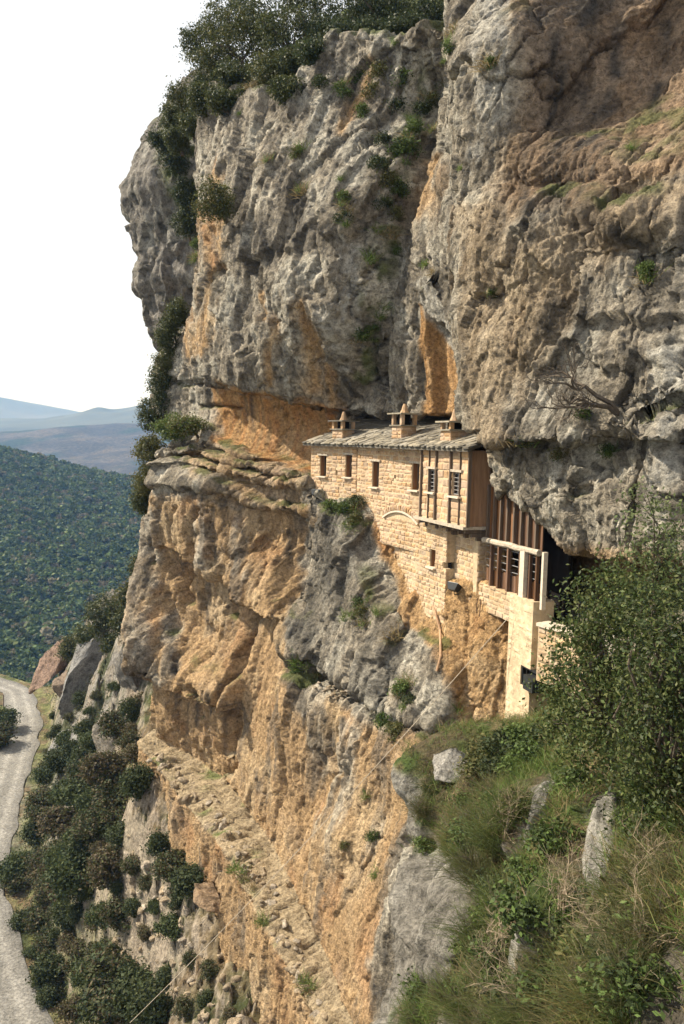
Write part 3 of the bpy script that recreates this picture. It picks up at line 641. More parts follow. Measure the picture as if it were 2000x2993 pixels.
# ------------------------------------------------------------------ slope between cliff and road, and the road
ZR = -36.0
road_r = [(62, 2004), (84, 2010), (100, 2050), (118, 2110), (108, 2160), (95, 2200), (60, 2330), (30, 2450), (10, 2530), (4, 2600), (25, 2660), (60, 2780), (88, 2870), (112, 2940), (140, 3000), (190, 3200)]
RR = np.array([atz(a, b, ZR)[:2] for a, b in road_r])
RR = np.concatenate([RR[:1] + np.array([[-14., 8.]]), RR[:1] + np.array([[-6., 4.5]]), RR])
def resample(pl, n):
    d = np.r_[0, np.cumsum(np.linalg.norm(np.diff(pl, axis=0), axis=1))]; t = np.linspace(0, d[-1], n)
    return np.stack([np.interp(t, d, pl[:, 0]), np.interp(t, d, pl[:, 1])], -1)
RRs = resample(RR, 220)
for _ in range(2): RRs[2:-2] = (RRs[:-4] + RRs[1:-3] + RRs[2:-2] + RRs[3:-1] + RRs[4:]) / 5
tn = np.gradient(RRs, axis=0); tn /= np.linalg.norm(tn, axis=1, keepdims=True)
nl = np.stack([tn[:, 1], -tn[:, 0]], -1)                      # to the left (valley) side
if nl[100, 0] > 0: nl = -nl
WID = 3.4
ctr = RRs + nl * WID / 2
slope_pts = [(1, 19, -24), (-7, 44, -22), (-3.5, 40, -22), (-.5, 35, -22), (2.5, 29, -22), (-11, 52, -22), (-1, 46, -22)]
for a, b, Y in [(400, 2250, 44), (350, 2300, 47), (440, 2360, 41), (490, 2450, 38.8), (545, 2560, 36), (610, 2680, 34.3), (660, 2800, 31.8), (740, 2960, 28.5), (300, 2310, 53), (200, 2320, 67), (350, 2500, 48), (200, 2500, 59), (130, 2480, 65), (450, 2700, 40), (300, 2700, 46), (200, 2800, 48), (600, 2800, 33.5), (450, 2950, 36), (300, 2950, 41),
                (330, 2120, 64), (220, 2120, 78), (160, 2030, 90), (300, 1960, 74), (200, 1960, 88), (140, 1930, 98), (190, 1868, 98), (280, 1800, 88), (400, 1740, 74), (480, 1700, 66)]:
    slope_pts.append(tuple(at(a, b, Y)))
slope_pts += [(x, y, ZR) for x, y in RRs[::14]] + [(x + n_[0] * 6, y + n_[1] * 6, ZR - .3) for (x, y), n_ in zip(RRs[::14], nl[::14])]
slope_pts += [(x + n_[0] * 14, y + n_[1] * 14, ZR - 9) for (x, y), n_ in zip(RRs[::20], nl[::20])]
slope_pts += [(-30, 112, -34), (-22, 104, -30), (-12, 90, -24), (-40, 128, -48), (-20, 128, -46), (-5, 110, -36)]
zf = rbf([p[:2] for p in slope_pts], [p[2] for p in slope_pts], 1.5, -.5)
def slope_z(X, Y, detail=True):
    z = zf(X, Y)
    dr = polyline_d(X, Y, [tuple(c) for c in ctr[::6]])
    Q = np.stack([X, Y, X * 0], -1)
    if detail:
        rough = sstep(3.2, 8, dr)
        jag = sstep(58, 66, Y) * sstep(-36, -30, X)
        z = z + jag * rough * (1.6 * ridged(Q * np.array([.30, .14, 1]), 4, 421) + 1.2 * facets(X / 3.1 + .2 * Y / 3., Y / 5.5, 422, 1.3)[0] + .5 * cells(X / 1.1, Y / 2.2, 423, 1.4))
        z = z + rough * (1 - jag) * (.34 * cells(X / 1.5 + .3 * Y, Y / 1.5, 424, 1.3) + .16 * cells(X / .5, Y / .55, 425, 1.4))
        z = z + rough * (1.3 * fbm(Q * .16, 4, 401) + .5 * ridged(Q * .45, 4, 402) + .22 * fbm(Q * 1.6, 3, 403) + .1 * facets(X / .8, Y / .8, 404, 1.5)[0])
    k = 1 - sstep(2.9, 4.6, dr)
    return z + (ZR - .06 - z) * k, dr
aa = np.linspace(-.62, .05, 330); Yr = 17 * (135 / 17.) ** np.linspace(0, 1, 430)
X = aa[:, None] * Yr[None]; Y = np.repeat(Yr[None], len(aa), 0)
zs_, dr = slope_z(X, Y)
P = np.stack([X, Y, zs_], -1); P_slope = P
Q = P; v1 = fbm(Q * .22, 4, 411); v2 = fbm(Q * 1.5, 4, 412); v3 = fbm(Q * .5, 3, 413)
NS = normals(P, 1.0); NS = np.where(NS[..., 2:] < 0, -NS, NS)
colS = lerp(lerp(np.broadcast_to(C3(.19, .145, .085), P.shape), C3(.27, .215, .14), sstep(.0, .45, v2)), C3(.06, .07, .026), sstep(-.15, .25, v1 + .4 * v3))
colS = lerp(colS, C3(.13, .15, .045), sstep(.28, .45, v3) * .5); colS = lerp(colS, C3(.16, .105, .06), sstep(.0, .3, fbm(Q * .8, 4, 414)) * .6)
colS = lerp(colS, C3(.36, .30, .23), (1 - sstep(.35, .6, NS[..., 2])) * .8)
jg = sstep(58, 66, Y) * sstep(-36, -30, X); colS = lerp(colS, C3(.25, .235, .205), jg * sstep(-.35, .1, v2) * .8); colS = lerp(colS, C3(.045, .055, .022), jg * sstep(.1, .3, v3) * .9)
verge = np.exp(-((dr - 3.2) / 1.5) ** 2); colS = lerp(colS, C3(.19, .20, .075), verge * sstep(-.3, .2, v2) * .8)
link('scree_slope', grid_mesh('scree_slope', P, colS.reshape(-1, 3)), rock_material('scree', 2.2, .8))['kind'] = 'structure'
across = np.linspace(-.06, 1.06, 31)
RP = RRs[:, None] + nl[:, None] * (across[None, :, None] * WID)
wob = .35 * vnoise(np.stack([RRs[:, 0] * .4, RRs[:, 1] * .4, RRs[:, 0] * 0], -1), 77)
RP[:, 0] -= nl * wob[:, None]; RP[:, -1] += nl * wob[:, None]
RZ = ZR + .03 - .05 * (across - .5) ** 2
RPz = np.concatenate([RP, np.broadcast_to(RZ[None, :, None], RP.shape[:2] + (1,))], -1)
ac_ = np.abs(np.abs(across - .5) - .22)                        # two worn wheel tracks, gravel between and at the sides
tone = .80 + .30 * np.exp(-(ac_ / .09) ** 2) - .22 * sstep(.40, .56, np.abs(across - .5))
rc = np.broadcast_to(C3(.27, .255, .225), RPz.shape) * (tone[None, :] * (1 + .22 * fbm(RPz * .9, 4, 431) + .15 * fbm(RPz * .15, 3, 432)))[..., None]
link('road', grid_mesh('road', RPz, rc.reshape(-1, 3)), rock_material('dusty_road', 5.0, .25))['kind'] = 'structure'

# ------------------------------------------------------------------ far land
def land(name, pts, a0, a1, Y0, Y1, na, ny, c, noise, colf, mat, clampz=None):
    W = [tuple(at(a, b, Y)) if len(q) == 3 else q[:3] for q in pts for a, b, Y in [q[:3]]] if True else None
    W = []
    for q in pts: W.append(tuple(at(*q)) if len(q) == 3 else tuple(q[1:]))
    f = rbf([p[:2] for p in W], [p[2] for p in W], c)
    ar = np.linspace(a0, a1, na); yr = Y0 * (Y1 / Y0) ** np.linspace(0, 1, ny)
    X = ar[:, None] * yr[None]; Y = np.repeat(yr[None], na, 0)
    zf_ = lambda X, Y: f(X, Y) + noise(X, Y)
    P = np.stack([X, Y, zf_(X, Y)], -1)
    o = link(name, grid_mesh(name, P, colf(P).reshape(-1, 3)), mat); o['kind'] = 'structure'
    return zf_
M_land = tint_material('land', .95, .1, var=.35, scale=.25)
def noi(fr, am, sd):
    return lambda X, Y: am * fbm(np.stack([X * fr, Y * fr, X * 0], -1), 5, sd)
hill_pts = [(-900, 1150, 820), (-450, 1220, 820), (0, 1312, 800), (70, 1348, 770), (150, 1388, 740), (230, 1412, 720), (320, 1426, 715), (450, 1432, 730), (700, 1440, 760),
            (-400, 1500, 560), (0, 1600, 520), (200, 1600, 520), (400, 1600, 545), (700, 1600, 560), (-400, 1850, 360), (0, 1850, 385), (200, 1850, 370), (400, 1850, 390), (700, 1850, 390), (0, 2010, 310), (200, 2010, 300), (400, 2010, 300), (-400, 2050, 280),
            ('w', -100, 200, -95), ('w', -20, 180, -95), ('w', 20, 220, -95), ('w', -300, 1050, -70), ('w', -100, 1050, -110), ('w', 100, 1050, -120)]
def hillcol(P):
    v = fbm(P * .02, 4, 501); v2 = fbm(P * .1, 4, 502)
    c = lerp(lerp(np.broadcast_to(C3(.035, .05, .02), P.shape), C3(.12, .095, .06), sstep(.15, .5, v)), C3(.16, .15, .07), sstep(.4, .6, v2) * .3)
    return c
hill_z = land('wooded_hillside', hill_pts, -.75, -.05, 150, 1100, 160, 200, 12., noi(.02, 4., 511), hillcol, M_land)
M_bare = tint_material('bare_wood', .95, .05, var=.55, scale=.12, bump=1.0)
hill2 = [(-600, 1262, 2500), (0, 1268, 2600), (100, 1262, 2600), (200, 1250, 2600), (330, 1243, 2600), (450, 1246, 2600), (800, 1240, 2600), (-400, 1350, 1900), (0, 1345, 1900), (200, 1350, 1850), (400, 1360, 1800), (0, 1430, 1300), (300, 1440, 1150), (500, 1440, 1150), ('w', -1200, 3300, -100), ('w', -400, 3300, -100), ('w', -500, 1000, -115), ('w', -100, 1000, -115)]
hill2_z = land('brown_wooded_hill', hill2, -.75, 0, 950, 3200, 170, 170, 60., noi(.006, 14., 521), lambda P: lerp(lerp(np.broadcast_to(C3(.05, .046, .042), P.shape), C3(.085, .075, .065), sstep(-.1, .4, fbm(P * .02, 5, 522))), C3(.03, .04, .025), sstep(.15, .4, fbm(P * .008, 4, 523))), M_bare)
M_mtn = tint_material('mountain', .95, .05, var=.25, scale=.003)
mtn = [(-900, 1120, 6000), (-300, 1150, 6000), (0, 1171, 6000), (60, 1192, 6000), (130, 1212, 6000), (220, 1225, 6000), (500, 1225, 6000), (900, 1200, 6000), (-600, 1290, 4900), (0, 1290, 4900), (500, 1290, 4900), ('w', -6000, 7000, -100), ('w', 0, 7000, -100)]
land('far_mountain', mtn, -.8, .1, 4700, 6900, 200, 90, 250., noi(.0014, 35., 531), lambda P: np.broadcast_to(C3(.12, .11, .09), P.shape), M_mtn)
mtn2 = [(-900, 1255, 4300), (-300, 1240, 4300), (0, 1222, 4300), (70, 1226, 4300), (130, 1220, 4300), (200, 1211, 4300), (255, 1199, 4300), (295, 1189, 4300), (318, 1196, 4300), (352, 1204, 4300), (400, 1189, 4300), (455, 1176, 4300), (600, 1150, 4300), (-600, 1300, 3300), (0, 1300, 3300), (500, 1300, 3300), ('w', -4000, 4800, -100), ('w', 0, 4800, -100)]
land('blue_mountain', mtn2, -.8, .1, 3000, 4800, 220, 120, 90., noi(.002, 30., 541), lambda P: np.broadcast_to(C3(.085, .085, .06), P.shape), M_mtn)
g = mk_mesh('valley_floor', [(-6800, -150, -124), (6800, -150, -124), (6800, 7000, -124), (-6800, 7000, -124)], [(0, 1, 2, 3)], np.tile(C3(.09, .09, .05), (4, 1)))
link('valley_floor', g, M_land)['kind'] = 'structure'
# hazy air
hz = MB().box((0, 3400, 290), (7000, 0, 0), (0, 3700, 0), (0, 0, 420)).build('haze', None)
m = bpy.data.materials.new('haze_air'); m.use_nodes = True; N = m.node_tree.nodes; N.remove(N['Principled BSDF'])
pv = N.new('ShaderNodeVolumePrincipled'); pv.inputs['Color'].default_value = (.21, .47, 1, 1); pv.inputs['Absorption Color'].default_value = (1, 1, 1, 1); pv.inputs['Density'].default_value = 1.7e-4; pv.inputs['Anisotropy'].default_value = 0
m.node_tree.links.new(pv.outputs[0], N['Material Output'].inputs['Volume'])
hz.data.materials.append(m); hz['kind'] = 'stuff'; hz['label'] = 'pale blue haze filling the valley air'; hz['category'] = 'haze'
# ------------------------------------------------------------------ the monastery
rnd = random.Random(7)
M_stone = solid_material('house_stone', (.42, .28, .165), .92, .2, .28, 7.0, .6, obj_var=.16, stain=(.30, .20, .115))
M_stone_l = solid_material('lower_stone', (.42, .295, .175), .92, .2, .3, 6.0, .6, obj_var=.16, stain=(.30, .21, .13))
M_mortar = solid_material('lime_mortar', (.50, .385, .245), .95, .15, .25, 10.0, .5, stain=(.33, .24, .15))
M_plaster = solid_material('old_plaster', (.52, .41, .265), .95, .15, .3, 4.0, .6, dist=.06, stain=(.36, .265, .165))
M_slate = solid_material('roof_slate', (.205, .18, .135), .85, .3, .4, 6.0, .5, obj_var=.5)
M_slate2 = solid_material('roof_slate_bed', (.13, .115, .09), .9, .2, .3, 5.0, .5)
M_wood = solid_material('weathered_wood', (.125, .062, .03), .8, .25, .4, 14.0, .4, stretch=(1, 1, .08), obj_var=.25)
M_wood_o = solid_material('warm_wood', (.19, .088, .036), .8, .25, .35, 16.0, .4, stretch=(1, 1, .07), obj_var=.22)
M_oriel = solid_material('oriel_boarding', (.30, .175, .095), .85, .2, .3, 12.0, .4, stretch=(1, 1, .1))
M_dkwood = solid_material('dark_timber', (.13, .095, .068), .85, .25, .35, 14.0, .4, stretch=(1, 1, .1))
M_grlog = solid_material('grey_log', (.40, .34, .26), .9, .2, .35, 12.0, .5)
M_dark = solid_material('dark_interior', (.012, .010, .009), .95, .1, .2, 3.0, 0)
M_iron = solid_material('iron_bar', (.34, .33, .32), .55, .4, .2, 20.0, .1, metallic=.4)
M_reveal = solid_material('reveal_shade_brown', (.20, .098, .045), .8, .25, .3, 16.0, .4, stretch=(1, 1, .1))
M_black = solid_material('black_metal', (.02, .022, .022), .5, .4, .2, 20.0, .1)
M_glass = solid_material('lamp_glass', (.45, .5, .52), .12, .6, .05, 3.0, 0)
M_rust = solid_material('rusted_iron', (.10, .055, .035), .85, .3, .3, 20.0, .2)
M_clay = solid_material('clay_pipe', (.38, .24, .14), .85, .25, .25, 12.0, .3)
M_white = solid_material('limewash', (.56, .48, .37), .9, .2, .18, 8.0, .4)
class Wl:
    """a vertical wall plane from P0 to P1 (plan); n points out of the house"""
    def __init__(s, P0, P1):
        s.P0 = np.array([P0[0], P0[1], 0.]); e = np.array([P1[0] - P0[0], P1[1] - P0[1], 0.]); s.len = np.linalg.norm(e); s.d = e / s.len
        s.n = np.array([s.d[1], -s.d[0], 0.])
    def uz(s, px, py, off=0.):
        r = ray(px, py); t = (s.P0 @ s.n + off) / (r @ s.n); P = r * t
        return float((P - s.P0) @ s.d), float(P[2])
    def p(s, u, z, off=0.): return s.P0 + s.d * u + s.n * off + KZ * z
    def rect(s, x0, y0, x1, y1, off=0.):
        a = s.uz(x0, y0, off); b = s.uz(x1, y1, off); c = s.uz(x0, y1, off); d_ = s.uz(x1, y0, off)
        return ((a[0] + c[0]) / 2, (b[0] + d_[0]) / 2, (b[1] + c[1]) / 2, (a[1] + d_[1]) / 2)
def stone_meshes(mat, k=10, seed=1):
    out = []; r = random.Random(seed)
    for i in range(k):
        vs = []; j = lambda a: r.uniform(-a, a)
        base = [(-.5, -.5), (.5, -.5), (.5, .5), (-.5, .5)]
        cut = [(r.uniform(.0, .07), r.uniform(.0, .12)) for _ in range(4)]
        rim = [(x * (1 - 2 * c[0] * .4), z * (1 - 2 * c[1] * .4)) for (x, z), c in zip(base, cut)]
        for x, z in rim: vs.append((x, .5, z))
        for x, z in rim: vs.append((x + j(.02), -.2, z + j(.03)))
        for (x, z), c in zip(rim, cut): vs.append((x * (.86 + j(.06)), -.42 + j(.12), z * (.74 + j(.1))))
        vs.append((j(.12), -.52 + j(.1), j(.1)))
        fs = []
        for b in (0, 4):
            for q in range(4): fs.append((b + q, b + (q + 1) % 4, b + 4 + (q + 1) % 4, b + 4 + q))
        for q in range(4): fs.append((8 + q, 8 + (q + 1) % 4, 12))
        me = bpy.data.meshes.new('stone'); me.from_pydata(vs, [], fs); me.update(); me.materials.append(mat); out.append(me)
    return out
SM = stone_meshes(M_stone, 10, 3); SML = stone_meshes(M_stone_l, 10, 5)
def put(me, name, parent, c, ax, ay, az, base):
    """instance of shared mesh data with its axes along ax, ay, az (full lengths)"""
    o = bpy.data.objects.new(name, me); COL.objects.link(o); o.parent = parent
    q = np.asarray(c) - base
    o.matrix_basis = Matrix(((ax[0], ay[0], az[0], q[0]), (ax[1], ay[1], az[1], q[1]), (ax[2], ay[2], az[2], q[2]), (0, 0, 0, 1)))
    return o
def core(wl, u0, u1, z0, z1, th, ops, base, out=0.):
    us = sorted({u0, u1, *[o for q in ops for o in q[:2]]}); zs = sorted({z0, z1, *[o for q in ops for o in q[2:4]]})
    us = [u for u in us if u0 <= u <= u1]; zs = [z for z in zs if z0 <= z <= z1]
    mb = MB()
    for a, b in zip(us[:-1], us[1:]):
        run = None
        for c, d_ in zip(zs[:-1], zs[1:]):
            hole = any(q[0] - 1e-6 <= a and b <= q[1] + 1e-6 and q[2] - 1e-6 <= c and d_ <= q[3] + 1e-6 for q in ops)
            if not hole:
                run = [c, d_] if run is None else [run[0], d_]
            if (hole or d_ == zs[-1]) and run:
                cc = wl.p((a + b) / 2, (run[0] + run[1]) / 2, out - th / 2) - base
                mb.box(cc, wl.d * (b - a) / 2, wl.n * th / 2, KZ * (run[1] - run[0]) / 2); run = None
    return mb
def lay_stones(wl, u0, u1, z0, z1, ops, parent, base, meshes, hrow=(.13, .2), lrow=(.2, .5), out=0.02, depth=.12, gap=.014, limit=300, keep=None, seed=0, name='stone'):
    r = random.Random(seed); z = z0; n = 0
    while z < z1 - .05:
        h = min(r.uniform(*hrow), z1 - z)
        if z1 - z - h < .08: h = z1 - z
        # spans free of openings
        segs = [(u0, u1)]
        for q in ops:
            if q[2] < z + h - .02 and q[3] > z + .02:
                ns = []
                for a, b in segs:
                    if q[1] <= a or q[0] >= b: ns.append((a, b))
                    else:
                        if q[0] > a: ns.append((a, q[0]))
                        if q[1] < b: ns.append((q[1], b))
                segs = ns
        for a, b in segs:
            u = a
            while u < b - .03:
                l = r.uniform(*lrow)
                if b - u - l < .14: l = b - u
                if keep is None or keep(u + l / 2, z + h / 2):
                    dz = r.uniform(-.008, .008); o_ = out + r.uniform(-.012, .016)
                    tl = r.uniform(-.03, .03)
                    put(r.choice(meshes), name, parent, wl.p(u + l / 2, z + h / 2 + dz, o_ - depth / 2), (wl.d + KZ * tl) * (l - gap), -wl.n * depth, (KZ - wl.d * tl) * (h - gap), base); n += 1
                u += l
        z += h
    return n
def px_xy(px, Y):  # plan point seen in pixel column px (near the horizon) at depth Y
    q = at(px, 1290, Y); return (q[0], q[1])
L0, L1, L2 = px_xy(911, 37.6), px_xy(1046, 34.8), px_xy(1236, 30.0)
WL_, WM = Wl(L0, L1), Wl(L1, L2)
OR = Wl(px_xy(1229, 29.5), px_xy(1373, 25.95))
LW = Wl(L2, (L2[0] + .35 * 2.2, L2[1] - .937 * 2.2))
base = np.array([L1[0], L1[1], -4.2])
house = empty('monastery_house', base); tag(house, 'stone monastery house with slate roof and oriel built into the cliff', 'house')
ze = (WL_.uz(980, 1303)[1] + WM.uz(1150, 1307)[1]) / 2        # wall head
# left wing
opsL = [WL_.rect(935, 1331, 954, 1392), WL_.rect(1010, 1329, 1029, 1395), WL_.rect(981, 1374, 987, 1390)]
zL = WL_.uz(980, 1475)[1]
lw = core(WL_, 0, WL_.len, zL - 1.2, ze, .45, opsL, base).build('left_wing_wall', M_mortar, house)
q_ = WL_.rect(1029, 1310, 1046, 1445); opsL2 = opsL + [(q_[0], WL_.len, zL - .3, ze)]
lay_stones(WL_, .0, WL_.len, zL - .6, ze, opsL2, lw, base, SM, seed=11)
lay_stones(WL_, q_[0], WL_.len + .02, zL - .6, ze, [], lw, base, SM, hrow=(.16, .24), lrow=(.5, .7), seed=12, out=.05)   # quoin strip
mb = core(Wl((L0[0] + WL_.n[0] * -.45, L0[1] + WL_.n[1] * -.45), (L0[0] - WL_.n[0] * 4 , L0[1] - WL_.n[1] * 4)), 0, 3.5, zL - 1.2, ze, .4, [], base, 0).build('end_wall', M_mortar, house)
# main range
opsM = [WM.rect(1088, 1348, 1108, 1424), WM.rect(1204, 1354, 1226, 1433), WM.rect(1152, 1388, 1158, 1399)]
zM = WM.uz(1150, 1560)[1]
mw = core(WM, 0.03, WM.len, zM - .5, ze, .45, opsM, base).build('main_wall', M_mortar, house)
# relieving arch, drawn on the main wall
ac = WM.uz(1172, 1545); aL = WM.uz(1122, 1520); aR = WM.uz(1226, 1520)
half = (aR[0] - aL[0]) / 2; cu = (aR[0] + aL[0]) / 2; zsp = (aL[1] + aR[1]) / 2; rise = WM.uz(1168, 1480)[1] - zsp - .16
Rr = (half ** 2 + rise ** 2) / (2 * rise); zc = zsp + rise - Rr
inarch = lambda u, z, e=0.: (u - cu) ** 2 + (z - zc) ** 2 < (Rr + e) ** 2 and z > zsp - .02
lay_stones(WM, .03, WM.len, zM - .5, ze, opsM, mw, base, SM, seed=13, keep=lambda u, z: not inarch(u, z, .24))
arch = MB(); arch.box(WM.p(cu, zsp - .01, .0) - base, WM.d * half, WM.n * .02, KZ * .01); arch = arch.build('arch_bed', M_mortar, house)
th0 = math.asin(half / Rr); nv = 19
for i in range(nv):
    t = -th0 + 2 * th0 * (i + .5) / nv; rad_ = WM.d * math.sin(t) + KZ * math.cos(t); tan_ = WM.d * math.cos(t) - KZ * math.sin(t)
    put(SM[i % 10], 'voussoir', arch, WM.p(cu, zc, .05) + rad_ * (Rr + .11) - WM.n * .06, tan_ * (2 * th0 * (Rr + .1) / nv - .012), -WM.n * .2, rad_ * .24, base)
mb = MB()
for i in range(nv):                                           # plastered soffit under the ring
    t0, t1 = [-th0 + 2 * th0 * k_ / nv for k_ in (i, i + 1)]; tm = (t0 + t1) / 2
    rad_ = WM.d * math.sin(tm) + KZ * math.cos(tm); tan_ = WM.d * math.cos(tm) - KZ * math.sin(tm)
    mb.box(WM.p(cu, zc, .03) + rad_ * (Rr - .035) - base, tan_ * (th0 * Rr / nv * 1.02), WM.n * .06, rad_ * .035)
mb.build('arch_soffit', M_white, arch)
# oriel on brackets
zo = sum(OR.uz(x_, y_)[1] for x_, y_ in ((1230, 1511), (1363, 1540))) / 2
opsO = [OR.rect(1253, 1370, 1273, 1439), OR.rect(1322, 1379, 1346, 1451)]
ow = core(OR, 0, OR.len, zo, ze, .16, opsO, base, -.02).build('oriel_wall', M_mortar, house)
posts = [OR.uz(x_, 1420)[0] for x_ in (1233, 1276, 1318, 1373)]; thin = [OR.uz(x_, 1420)[0] for x_ in (1254, 1345)]
blk = opsO + [(u - .037, u + .037, zo, ze) for u in posts] + [(u - .02, u + .02, zo, ze) for u in thin]
lay_stones(OR, .02, OR.len - .02, zo + .06, ze, blk, ow, base, SM, hrow=(.2, .32), lrow=(.28, .55), seed=14, out=.0, depth=.08)
for u in posts: MB().box(OR.p(u, (zo + ze) / 2, .015) - base, OR.d * .032, OR.n * .06, KZ * (ze - zo) / 2).build('timber_post', M_dkwood, house)
for u in thin: MB().box(OR.p(u, (zo + ze) / 2, .0) - base, OR.d * .018, OR.n * .04, KZ * (ze - zo) / 2).build('timber_stud', M_dkwood, house)
od = .75
MB().box(OR.p(OR.len - .03, (zo + ze) / 2, -od / 2 - .06) - base, OR.d * .05, OR.n * (od / 2 - .02), KZ * (ze - zo) / 2).build('oriel_end_boarding', M_oriel, house)
MB().box(OR.p(-.0, (zo + ze) / 2, -od / 2 - .06) - base, OR.d * .05, OR.n * (od / 2 - .02), KZ * (ze - zo) / 2).build('oriel_end_boarding', M_oriel, house)
sl_ = MB().box(OR.p(OR.len / 2, zo - .04, -od / 2 + .1) - base, OR.d * (OR.len / 2 + .08), OR.n * (od / 2 + .06), KZ * .05).build('oriel_floor', M_grlog, house)
for i in range(5):
    u = .15 + (OR.len - .3) * i / 4
    for k_ in range(3):
        MB().box(OR.p(u, zo - .16 - k_ * .13, -od + .02 + (.34 - .11 * k_)) - base, OR.d * .07, OR.n * (.36 - .11 * k_), KZ * .06).build('bracket', M_dkwood, house)
# lower wall under the oriel
zB = LW.uz(1280, 1735)[1]; zLt = zo + .02
opsW = [LW.rect(1257, 1606, 1273, 1658), LW.rect(1218, 1553, 1224, 1579), LW.rect(1296, 1643, 1305, 1662)]
lwall = core(LW, -2.7, LW.len, zB - 1.0, zLt, .45, opsW, base).build('lower_wall', M_mortar, house)
lay_stones(LW, -2.7, LW.len + .03, zB - .9, zLt, opsW, lwall, base, SML, hrow=(.12, .2), lrow=(.18, .46), seed=15, keep=lambda u, z: u > -1.6 - (z - zB) * .5)
R0_ = LW.p(LW.len, 0, -.34); RW = Wl(R0_[:2], px_xy(1414, 26.35))
rw = core(RW, -.3, RW.len, zB - 1.0, zLt, .4, [], base).build('recessed_wall', M_mortar, house)
lay_stones(RW, 0.0, RW.len + .02, zB - .9, zLt, [], rw, base, SML, hrow=(.12, .2), lrow=(.2, .46), seed=16)
RT_ = Wl(RW.p(RW.len, 0, .04)[:2], (RW.p(RW.len, 0, .04) - RW.n * .5)[:2])
rt = core(RT_, 0, .5, zB - .5, ze - .2, .3, [], base, -.02).build('corner_pier', M_mortar, house)
lay_stones(RT_, 0, .5, zB - .4, ze - .25, [], rt, base, SML, hrow=(.14, .22), lrow=(.22, .3), seed=17)
lay_stones(RW, RW.len - .3, RW.len + .02, zLt, ze - .25, [], rt, base, SML, hrow=(.14, .22), lrow=(.28, .34), seed=18, out=.06)
# window fittings
def window(wl, op, recess=.3, bars=0, reveal_shade=True, sill=True, lintel=True, nm='window'):
    u0, u1, z0, z1 = op; uc, zc_ = (u0 + u1) / 2, (z0 + z1) / 2
    w_ = MB().box(wl.p(uc, zc_, -recess) - base, wl.d * (u1 - u0) / 2 * .99, wl.n * .02, KZ * (z1 - z0) / 2 * .99).build(nm, M_dark, house)
    f_ = MB()
    for s_ in (-1, 1): f_.box(wl.p(uc + s_ * ((u1 - u0) / 2 - .03), zc_, -recess + .05) - base, wl.d * .03, wl.n * .025, KZ * (z1 - z0) / 2 * .98)
    for s_ in (-1, 1): f_.box(wl.p(uc, zc_ + s_ * ((z1 - z0) / 2 - .03), -recess + .05) - base, wl.d * ((u1 - u0) / 2 - .06), wl.n * .022, KZ * .028)
    f_.build('window_frame', M_dkwood, w_)
    if reveal_shade:
        for s_ in (-1,): MB().box(wl.p(uc + s_ * ((u1 - u0) / 2 - .012), zc_, -recess / 2 - .02) - base, wl.d * .014, wl.n * (recess / 2 - .04), KZ * (z1 - z0) / 2 * .96).build('reveal_shade', M_reveal, w_)  # brown panel puts the left reveal's shade into the colour
    if sill: MB().box(wl.p(uc, z0 - .025, .04) - base, wl.d * ((u1 - u0) / 2 + .1), wl.n * .1, KZ * .028).build('sill', M_white, w_)
    if lintel: MB().box(wl.p(uc, z1 + .035, .015) - base, wl.d * ((u1 - u0) / 2 + .14), wl.n * .05, KZ * .04).build('lintel', M_grlog, w_)
    if bars:
        for k_ in range(bars):
            zb = z0 + (z1 - z0) * (k_ + .5) / bars
            MB().tube([wl.p(u0 - .03, zb, -.06) - base, wl.p(u1 + .03, zb, -.06) - base], .012, 5).build('bar', M_iron, w_)
        MB().tube([wl.p(uc, z0, -.075) - base, wl.p(uc, z1, -.075) - base], .012, 5).build('bar', M_iron, w_)
for o_ in opsL[:2]: window(WL_, o_)
for o_ in opsM[:2]: window(WM, o_)
for o_ in opsO: window(OR, o_, .12, 6, False, True, True)
window(LW, opsW[0], .3, 0, True, True, False)
for wl_, o_ in ((WL_, opsL[2]), (WM, opsM[2]), (LW, opsW[1]), (LW, opsW[2])):
    MB().box(wl_.p((o_[0] + o_[1]) / 2, (o_[2] + o_[3]) / 2, -.2) - base, wl_.d * (o_[1] - o_[0]) / 2, wl_.n * .01, KZ * (o_[3] - o_[2]) / 2).build('wall_slit', M_dark, house)
